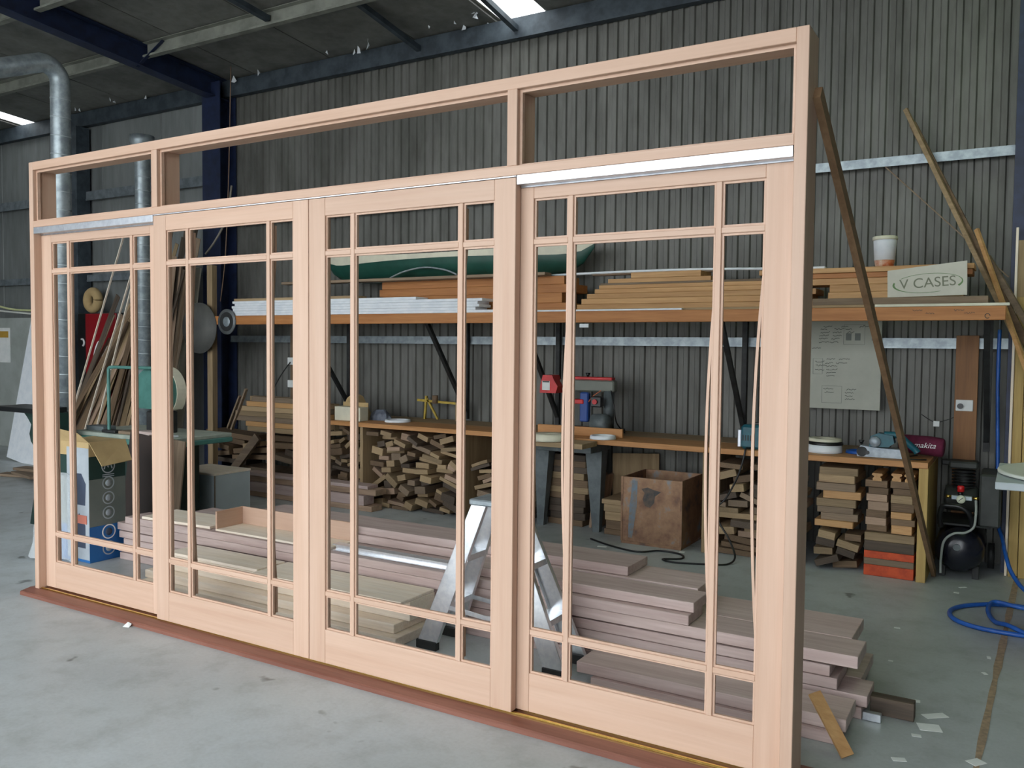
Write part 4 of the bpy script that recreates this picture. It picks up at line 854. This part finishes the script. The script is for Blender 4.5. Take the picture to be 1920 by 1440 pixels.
# printed carton
ct = thing('printed_carton', 'tall printed carton in dark green, grey and blue with an open kraft flap', 'carton', (-.56, .74, 0))
cx0, cx1, cy0, cy1 = -.75, -.375, .60, .88
bx('lower_case', cx0, cx1, cy0, cy1, 0, .25, plain('blue_carton', L(30, 104, 170), .6, 0, L(26, 92, 156), 3.), ct)
bx('middle_case', cx0, cx1, cy0, cy1, .25, .58, plain('grey_carton', L(118, 124, 118), .65, 0, L(104, 112, 108), 3.), ct)
bx('upper_case', cx0, cx1, cy0, cy1, .58, .74, plain('green_carton', L(28, 58, 52), .6, 0, L(24, 50, 46), 3.), ct)
bx('kraft_top', cx0, cx1, cy0, cy1, .74, .84, KRAFT, ct)
SIL = plain('silver_print', L(176, 184, 190), .55, 0, L(160, 168, 176), 5.)
bx('front_print', cx0+.12, cx1-.001, cy0-.0015, cy0, .02, .80, SIL, ct, .0004)
MB().prism([(-.56, .10), (-.42, .10), (-.42, .26), (-.49, .34), (-.56, .26)], .0015, 'Y', cy0-.003).build('front_picture', plain('dark_picture', L(62, 72, 92), .6), ct)
MB().prism([(-.57, .40), (-.42, .40), (-.41, .55), (-.46, .62), (-.54, .62), (-.58, .55)], .0015, 'Y', cy0-.003).build('front_picture', plain('dark_picture', L(62, 72, 92), .6), ct)
MB().prism([(-.56, .27), (-.40, .27), (-.40, .33), (-.56, .33)], .0015, 'Y', cy0-.0045).build('front_stripe', plain('salmon_print', L(200, 120, 100), .6), ct)
for z, r in ((.665, .048), (.545, .042), (.44, .042), (.335, .042), (.20, .048), (.085, .046)):
    ribbon(arc((cx1+.0005, .745, z), r, 0, 2*pi, 24, 'YZ'), .008, (1, 0, 0)).build('round_emblem', SIL if z != .2 else WTEXT, ct)
    if z > .6: ribbon([(cx1+.0005, .715, z-.02), (cx1+.0005, .725, z+.02), (cx1+.0005, .745, z-.01), (cx1+.0005, .76, z+.025), (cx1+.0005, .775, z-.02)], .009, (1, 0, 0)).build('emblem_stroke', SIL, ct)
    else: MB().lathe([(.003, 0), (r*.55, 0), (r*.55, .0012), (.003, .0012)], (cx1, .745, z), 'X', 18).build('emblem_disc', SIL if z != .2 else plain('dark_picture', L(62, 72, 92), .6), ct)
for z in (.605, .592): ribbon([(cx1+.0005, .70, z), (cx1+.0005, .79, z)], .006, (1, 0, 0)).build('print_line', SIL, ct)
fl_ = MB().add([(cx1, cy0+.0, .84), (cx1, cy1, .84), (cx1+.10, cy1-.02, .70), (cx1+.10, cy0+.03, .68), (cx1+.004, cy0, .844), (cx1+.004, cy1, .844), (cx1+.104, cy1-.02, .704), (cx1+.104, cy0+.03, .684)], [(0, 1, 2, 3), (7, 6, 5, 4), (0, 4, 5, 1), (1, 5, 6, 2), (2, 6, 7, 3), (3, 7, 4, 0)]); fl_.build('flap', KRAFT, ct)
MB().add([(cx0, cy0, .84), (cx1, cy0, .84), (cx1-.08, cy0-.03, .90), (cx0+.02, cy0-.05, .93), (cx0, cy0+.004, .84), (cx1, cy0+.004, .84), (cx1-.08, cy0-.026, .904), (cx0+.02, cy0-.046, .934)], [(0, 1, 2, 3), (7, 6, 5, 4), (0, 4, 5, 1), (1, 5, 6, 2), (2, 6, 7, 3), (3, 7, 4, 0)]).build('flap', KRAFT, ct)
mb = MB(); R = random.Random(14); rows = []
for i in range(7):
    for k in range(9): rows.append((-.86+.42*k/8+R.uniform(-.012, .012), .565-.03*sin(k)-.02*R.random()-.10*(1-i/6)*(1-k/8), .015+.60*i/6*(1-.15*(k == 8))))
mb.add(rows, [(i*9+k, i*9+k+1, i*9+10+k, i*9+9+k) for i in range(6) for k in range(8)], True); o = mb.build('plastic_wrap', WRAP); tag(o, 'crumpled clear plastic wrap hanging around the printed carton', 'plastic')
o = MB().bbox(-.2, .2, -.008, .008, 0, .82, .002).build('brown_panel', plain('dark_brown_panel', L(54, 40, 34), .5), None, (0, 0, 0)); o.location = (-.72, 1.22, .001); o.rotation_euler = (-.05, .10, .05); tag(o, 'dark brown sheet leaning behind the printed carton', 'panel')
o = MB().bbox(-.2, .2, -.008, .008, 0, .80, .002).build('tan_panel', mgrey('Z'), None, (0, 0, 0)); o.location = (-.58, 1.30, .001); o.rotation_euler = (-.05, .08, .05); tag(o, 'greyish brown sheet leaning behind the dark brown sheet', 'panel')
gc = thing('grey_cabinet', 'low pale grey melamine cabinet with timber edge on top', 'cabinet', (-1.16, 2.3, 0))
bx('carcass', -1.43, -.89, 2.10, 2.50, 0, .375, MELA, gc); bx('top_lipping', -1.44, -.885, 2.09, 2.505, .376, .395, mpale('X'), gc); bx('corner_strip', -.895, -.883, 2.096, 2.104, 0, .375, mgrey('Z'), gc)
for i, (a, b, z, t, y_) in enumerate(((-2.05, .06, .001, .05, 3.07), (-2.10, -.02, .055, .09, 3.05), (-1.95, .10, .15, .055, 3.08), (-1.60, .02, .207, .03, 3.06))):
    board(a, b, y_, y_+.15, z, z+t, mhard() if i % 2 else mpinkoff('X'), ORD[i]+' long pale beam of the low pile before the offcut heaps', 'long beams before the heaps')
R = random.Random(17)
for r_ in range(7):
    for c in range(4):
        z = .62+r_*.052; a = -2.0+R.uniform(-.06, .08)+.06*abs(r_-3); y_ = 3.30+c*.075
        if r_ == 6 and c > 1: continue
        offcut(((a-.80)/2, y_+.03, z+.025), (-.80-a, .068, .05), (0, 0, 0), [mtan('X'), mpine('X'), mgrey('X'), mtan('X')][(r_+c) % 4], 'rough tan batten in the bundle lying on the dark timber heap', 'bundle of battens', 'timber_batten')
for p, q, lb in (((-2.05, 3.30, .62), (-1.78, 3.26, 1.06), 'thin stick propped against the batten bundle'), ((-2.20, 3.38, .62), (-1.9, 3.28, .98), 'flat stick leaning beside the batten bundle')):
    tag(MB().beam(p, q, .02, .03, (0, 1, 0)).build('stick', mgrey('X')), lb, 'stick')
tag(MB().beam((-2.22, 3.33, .02), (-1.72, 3.36, .56), .09, .04, (0, 1, 0)).build('diagonal_board', mgrey('X')), 'grey board propped diagonally in front of the dark timber heap', 'board')
# leaning timber in the far corner
R = random.Random(31); LM = [mgrey('Z'), mbrown('Z'), mtan('Z'), mpinkoff('Z'), mdark('Z'), mgrey('Z')]
YS = [3.205+.0082*k for k in range(60)]; R.shuffle(YS)
for i in range(60):
    f = i/59; y_ = YS[i]; xb = -6.0+2.4*f+R.uniform(-.1, .1)+1.19*(3.7-y_); ang = radians(40-29*f+R.uniform(-5, 5)); ln = 2.5+.45*f+R.uniform(-.6, .2); w = R.choice([R.uniform(.025, .06), R.uniform(.03, .07), R.uniform(.07, .13)])
    o = MB().bbox(-w/2, w/2, -.004, .004, 0, ln, .002).build('leaning_board', R.choice(LM), None, (0, 0, 0)); o.location = (xb, y_, .02); o.rotation_euler = (0, ang, 0)
    tag(o, 'weathered board leaning in the crowded timber pile beside the blue column', 'board', 'boards leaning in the corner')
for p, q in (((-3.9, 3.06, 1.9), (-3.4, 3.06, 2.9)), ((-3.5, 3.04, 1.75), (-3.0, 3.04, 2.95)), ((-3.35, 3.02, 2.2), (-3.05, 3.02, 2.8))):
    q2 = Vector(p)+(Vector(p)-Vector(q))*(p[2]-.02)/(q[2]-p[2])
    tag(MB().beam(q2, q, .012, .018, (0, 1, 0)).build('thin_rod', mpale('Z')), 'thin pale rod leaning up through the corner timber pile', 'rod', 'thin rods in the corner pile')
o = MB().bbox(-.13, .13, -.01, .01, 0, 2.45, .002).build('plywood_sheet', CREAM, None, (0, 0, 0)); o.location = (-3.60, 3.715, .001); o.rotation_euler = (-.02, .16, 0); tag(o, 'pale panel leaning among the corner timber', 'panel')
bx('timber_post', -2.38, -2.30, 3.262, 3.33, 0, 2.36, mtan('Z'), label='tan timber post standing behind the end of the shelf beam', cat='post')
o = MB().lathe([(.01, 0), (.27, .001), (.27, .008), (.01, .010)], (-2.42, 3.190, 1.69), 'Y', 40).build('sanding_disc', plain('dull_grey_disc', L(86, 86, 82), .6, 0, L(72, 72, 70), 5.)); tag(o, 'large dull grey disc hanging on the end of the shelf beam', 'disc')
sd_ = thing('saw_blade', 'small grey metal disc with ring pattern hung on the shelf beam', 'disc', (-1.99, 3.18, 1.62))
MB().lathe([(.01, 0), (.132, .002), (.132, .012), (.01, .014)], (-1.99, 3.186, 1.755), 'Y', 40).build('disc', plain('blade_steel', L(128, 132, 134), .45, .4, L(104, 108, 110), 12.), sd_); MB().lathe([(.095, 0), (.10, .0), (.10, .003), (.095, .003)], (-1.99, 3.184, 1.755), 'Y', 40).build('ring', IRON, sd_); MB().lathe([(.004, 0), (.05, 0), (.055, .003)], (-1.99, 3.183, 1.755), 'Y', 24).build('boss', GALV, sd_)
fr = thing('drinks_fridge', 'deep red drinks fridge with white script lettering and a black side strip', 'fridge', (-5.0, 3.9, 0))
bx('cabinet', -5.42, -4.58, 3.72, 4.06, 0, 1.90, BLACK, fr, .01); pn = bx('front_panel', -5.22, -4.59, 3.70, 3.72, .05, 1.89, DRED, fr, .006)
def stroke(pts, w): ribbon(smooth_path([(a, 3.6995, b) for a, b in pts], 6), w, (0, -1, 0)).build('script_lettering', WTEXT, pn)
stroke([(-4.86, 1.48), (-4.94, 1.53), (-5.02, 1.42), (-5.06, 1.25), (-5.02, 1.14), (-4.93, 1.16), (-4.85, 1.28)], .03)
stroke([(-5.12, 1.22), (-5.05, 1.30), (-4.95, 1.34), (-4.84, 1.38), (-4.76, 1.48)], .022)
stroke([(-5.10, 1.05), (-5.03, 1.12), (-5.00, 1.05), (-5.06, .99), (-5.10, 1.05)], .02)
MB().tube(arc((-5.31, 3.71, 1.52), .045, -1.2, 1.9, 10), .012, 8).build('handle', WTEXT, fr)
o = MB().tube(arc((-5.28, 3.85, 2.07), .11, 0, 2*pi-.01, 22), .06, 10).build('paper_reel', KRAFT); tag(o, 'brown paper reel standing on top of the red fridge', 'reel')
# far left wall
o = MB().bbox(-.36, .36, -.01, .01, 0, 1.9, .002).build('melamine_sheet', WHITE, None, (0, 0, 0)); o.location = (-5.72, 3.12, .002); o.rotation_euler = (-.14, .10, -.1); tag(o, 'tall white panel leaning at the far end of the back wall', 'panel')
ns = thing('notice', 'white notice sheet with yellow header on the painted wall', 'notice', (-7.65, 3.93, 1.2))
bx('sheet', -7.98, -7.38, 3.932, 3.938, 1.22, 1.72, PAPER, ns, .0005); bx('header', -7.93, -7.42, 3.929, 3.932, 1.58, 1.67, plain('ochre_print', L(190, 150, 60), .7), ns, .0005)
tag(MB().tube(smooth_path([(-8.2, 3.75, 2.35), (-7.7, 3.75, 2.12), (-7.1, 3.78, 1.98), (-6.4, 3.8, 1.95)]), .014, 8).build('rope', plain('pale_rope', L(196, 200, 150), .8)), 'pale yellowish rope sagging along the far wall', 'rope')
tag(MB().tube(smooth_path([(-8.2, 3.72, 2.03), (-7.5, 3.74, 1.97), (-6.5, 3.78, 1.90)]), .012, 8).build('rope', plain('white_rope', L(214, 216, 210), .8)), 'white rope stretched below the yellowish rope', 'rope')
for i, (x_, y_, a) in enumerate(((-4.55, 2.50, .3), (-4.35, 2.44, -.2), (-4.42, 2.58, .1))):
    o = MB().bbox(-.30, .30, -.08, .08, 0, .03, .003).build('scrap_board', mgrey('X'), None, (0, 0, 0)); o.location = (x_, y_, .002+.031*i); o.rotation_euler = (0, 0, a); tag(o, 'scrap board in the small floor pile beyond the frame jamb', 'board', 'scrap boards on the floor')

# ------------------------------------------------------------------ litter on the floor
for i, (x_, y_, w, d, a, lb) in enumerate(((4.86, 1.0, .10, .045, .7, 'white paper slip lying diagonally near the dark timber block'), (4.85, .865, .085, .07, .3, 'square white paper scrap near the dark timber block'), (4.812, .757, .035, .025, .2, None), (4.774, 1.125, .035, .03, .1, None), (4.777, .503, .05, .03, .4, None), (5.027, .634, .06, .045, .9, None), (4.616, 1.587, .022, .018, 0, None), (4.523, 1.28, .028, .018, .3, None), (4.58, 2.148, .03, .02, .2, None), (4.841, 3.255, .05, .02, .8, None), (4.814, 3.096, .03, .025, 0, None), (5.02, 1.65, .02, .03, .5, None), (5.03, 1.9, .018, .04, .1, None), (2.40, 3.00, .07, .04, .3, None), (2.98, 3.17, .04, .05, .2, None))):
    o = MB().bbox(-w/2, w/2, -d/2, d/2, 0, .0015, .0003).build('paper_scrap', PAPER, None, (0, 0, 0)); o.location = (x_, y_, .0015); o.rotation_euler = (0, 0, a)
    tag(o, lb or 'tiny white paper scrap lying on the concrete floor', 'scrap', None if lb else 'tiny scraps on the floor')
o = MB().add([(0, 0, 0), (.04, .01, 0), (.03, .035, .012), (.005, .03, .02)], [(0, 1, 2), (0, 2, 3), (0, 3, 1), (1, 3, 2)]).build('paper_scrap', PAPER, None, (0, 0, 0)); o.location = (1.0, -.104, .001); tag(o, 'crumpled white scrap on the floor against the hardwood sill', 'scrap')
